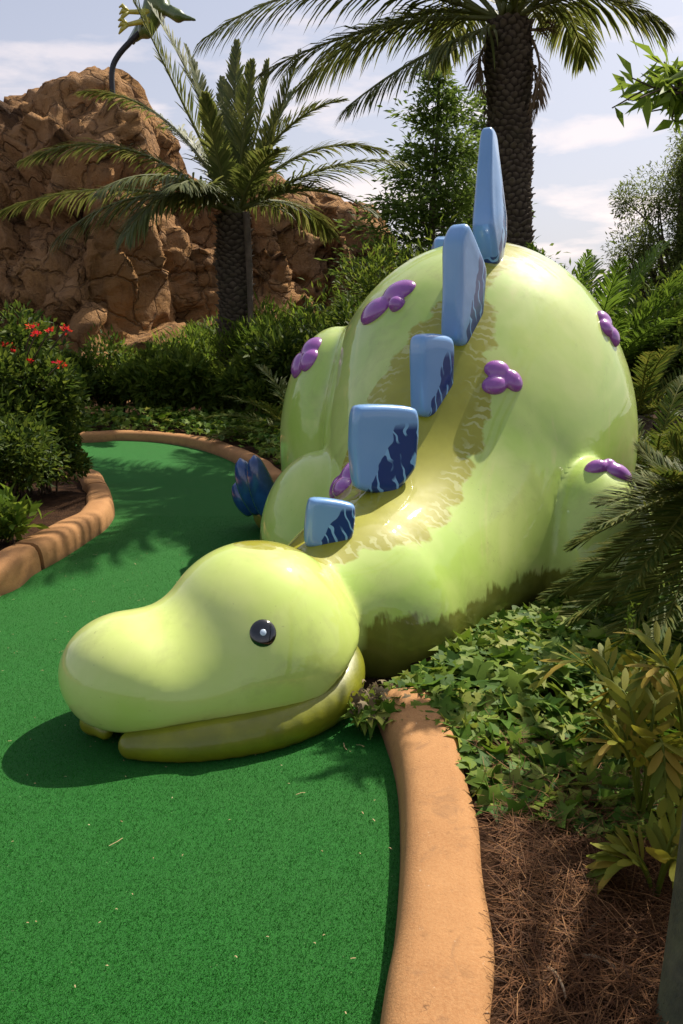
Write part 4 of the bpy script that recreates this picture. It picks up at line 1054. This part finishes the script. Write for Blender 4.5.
rg = np.random.default_rng(21)
ivp = [G(x, y, .1)[:2] for x, y in ((348, 708), (372, 716), (392, 716), (430, 735), (455, 745), (470, 775), (500, 828), (530, 818), (570, 838), (620, 850), (700, 850))]
IV = ivp + [np.array([2.6, 2.6]), np.array([2.8, 6.0]), np.array([1.9, 6.6]), np.array([1.5, 5.5]), np.array([1.2, 3.9]), np.array([.6, 3.3])]
x = rg.uniform(-.2, 2.9, 19000); y = rg.uniform(1.8, 6.6, 19000); ok = inpoly(x, y, IV); x, y = x[ok], y[ok]
okb = sdf_body(np.stack([x, y, np.full(len(x), .15)], 1)) > .01; x, y = x[okb], y[okb]
mound = .03 + .07 * np.clip(np.sin(x * 5 + 1) * np.sin(y * 4.3) * .5 + .5, 0, 1)
edge_ = np.clip((y - 2.15) / .6, .25, 1)
nb_ = np.clip(sdf_body(np.stack([x, y, np.full(len(x), .15)], 1)) / .3, .15, 1)
z = height(x, y) + rg.random(len(x)) ** .6 * mound * edge_ * nb_ + .02
nr = norm(rg.normal(size=(len(x), 3)) * .42 + [0, -.12, 1]); mb = MB(); kk = rg.integers(0, 4, len(x))
for ci_, cup_ in enumerate((.15, .45, -.25, .75)):
    mk = kk == ci_; v, t = scatter_leaves(np.stack([x, y, z], 1)[mk], nr[mk], rg.uniform(0, 6.28, mk.sum()), rg.uniform(.07, .15, mk.sum()), ivy_leaf(), rg, cup_); mb.add(v, None, t)
o = mb.build('ivy', G_ivy, None, True); tag(o, 'ivy ground cover spreading from the statue to the pine straw', 'ground cover', kind='stuff')
# ivy behind the far kerb
x = rg.uniform(-5, .6, 9000); y = rg.uniform(7, 12.2, 9000)
Fp = list(offs(D1, -1, .2)[jy:][::8]) + [np.array([-6, 12.5]), np.array([1.2, 12.5]), np.array([1.2, 6.8])]
ok = inpoly(x, y, Fp); x, y = x[ok], y[ok]; z = height(x, y) + rg.random(len(x)) * .22
v, t = scatter_leaves(np.stack([x, y, z], 1), norm(rg.normal(size=(len(x), 3)) * .4 + [0, 0, 1]), rg.uniform(0, 6.28, len(x)), rg.uniform(.07, .13, len(x)), ivy_leaf(), rg)
o = mesh('ground_cover', v, t, G_ivy); tag(o, 'leafy ground cover behind the far kerb', 'ground cover', kind='stuff')

# ------------------------------------------------------------------ pine straw
straw = leafmat('pine_straw', [(.11, .042, .014), (.055, .022, .009), (.17, .072, .025), (.035, .015, .007), (.30, .15, .06)], .7, 0)
def needles(x, y, z, L, wd, rng, tilt=.25):
    n = len(x); a = rng.uniform(0, 6.28, n); D = np.stack([np.cos(a), np.sin(a), rng.normal(size=n) * tilt], 1); D = norm(D); S = norm(np.cross(D, [0, 0, 1.0])) * wd * .5
    B = norm(rng.normal(size=(n, 3))) * (L * .12)[:, None]; c_ = np.stack([x, y, z], 1); L = L[:, None]
    p0 = c_ - D * L / 2; p1 = c_ + B; p2 = c_ + D * L / 2; p0[:, 2] = np.maximum(p0[:, 2], z - .02); p2[:, 2] = np.maximum(p2[:, 2], z - .02)
    Up = np.array([0, 0, wd * .6])
    v = np.stack([p0 - S, p0 + S, p1 + S + Up, p1 - S + Up, p2 + S, p2 - S], 1).reshape(-1, 3); i = np.arange(n)[:, None] * 6
    return v, np.concatenate([i + [[0, 1, 2, 3]], i + [[3, 2, 4, 5]]])
n = 60000; x = rg.uniform(.05, 2.2, n); y = rg.uniform(.9, 3.0, n)
mring = list(offs(D1, -1, .255)[:iy][::4]) + [np.array([.9, 3.2]), np.array([2.2, 3.2]), np.array([2.2, .3])]
ok = inpoly(x, y, mring); x, y = x[ok], y[ok]
v, q = needles(x, y, height(x, y) + rg.random(len(x)) ** 2 * .035 + .004, rg.uniform(.05, .17, len(x)), .0016, rg)
o = mesh('pine_straw', v, q, straw); tag(o, 'reddish pine straw mulch between kerb and tree', 'mulch', kind='stuff')
# a few pale twigs and stalks lying on it
pale = simple('dry_stalk', (.36, .25, .14), .8, .3, 20, .3, .005)
for (x0, y0, x1, y1, lab) in ((589, 932, 612, 912, 'short pale stalk lying on the pine straw nearest the coontie'), (548, 968, 566, 998, 'curled pale stalk lying on the pine straw near the bottom'), (582, 956, 617, 970, 'long thin pale stalk lying on the pine straw left of the trunk')):
    a_, b_ = G(x0, y0, .12), G(x1, y1, .115); mb = MB(); tube(mb, bez(a_, (a_ + b_) / 2 + [0.01, .012, .012], b_, 8), np.linspace(.0045, .0025, 8), 6)
    o = mb.build('dry_stalk', pale, None, True); tag(o, lab, 'twig')
# turf pile and litter
n = 300000; y = .95 + rg.random(n) ** 1.7 * 5.0; x = rg.uniform(-1, .2, n) * (y * .62 + .25); ok = inpoly(x, y, poly); x, y = x[ok], y[ok]; n = len(x)
a = rg.uniform(0, 6.28, n); hgt = rg.uniform(.003, .0075, n); wv = np.stack([np.cos(a), np.sin(a), 0 * a], 1) * .0009; b0 = np.stack([x, y, np.full(n, .004)], 1)
tipv = b0 + np.stack([rg.normal(size=n) * .003, rg.normal(size=n) * .003, hgt], 1)
v = np.stack([b0 - wv, b0 + wv, tipv], 1).reshape(-1, 3); t = np.arange(n * 3).reshape(-1, 3)
G_pile = leafmat('turf_fibre', [(.011, .115, .012), (.016, .145, .015), (.023, .175, .019)], .6, .2)
o = mesh('turf_pile', v, t, G_pile); tag(o, 'short green fibres of the putting turf', 'turf', kind='stuff')
n = 420; x = rg.uniform(-2.4, .3, n); y = rg.uniform(1.0, 5.2, n); ok = inpoly(x, y, poly); x, y = x[ok], y[ok]
v, q = needles(x, y, np.full(len(x), .012), rg.choice([.006, .008, .012, .03, .045], len(x), p=[.45, .3, .15, .06, .04]), .0024, rg, .05)
litm = leafmat('litter_bits', [(.45, .33, .18), (.30, .20, .10), (.5, .45, .25)], .8, 0)
o = mesh('litter', v, q, litm); tag(o, 'tiny dry bits scattered on the putting turf', 'litter', kind='stuff')
# dead leaves heaped between head and kerb
n = 90; c_ = G(368, 712, .05); x = c_[0] + rg.normal(size=n) * .055; y = c_[1] + rg.normal(size=n) * .05; 
v, t = scatter_leaves(np.stack([x, y, .06 + rg.random(n) * .09], 1), norm(rg.normal(size=(n, 3)) * .7 + [0, -.3, 1]), rg.uniform(0, 6.28, n), rg.uniform(.02, .05, n), ivy_leaf(), rg, .6)
dl = leafmat('dead_leaf', [(.20, .15, .08), (.11, .08, .04), (.30, .24, .14)], .8, .1)
o = mesh('dead_leaves', v, t, dl); tag(o, 'small heap of grey dead leaves between the statue\'s jaw and the kerb', 'leaf litter', kind='stuff')
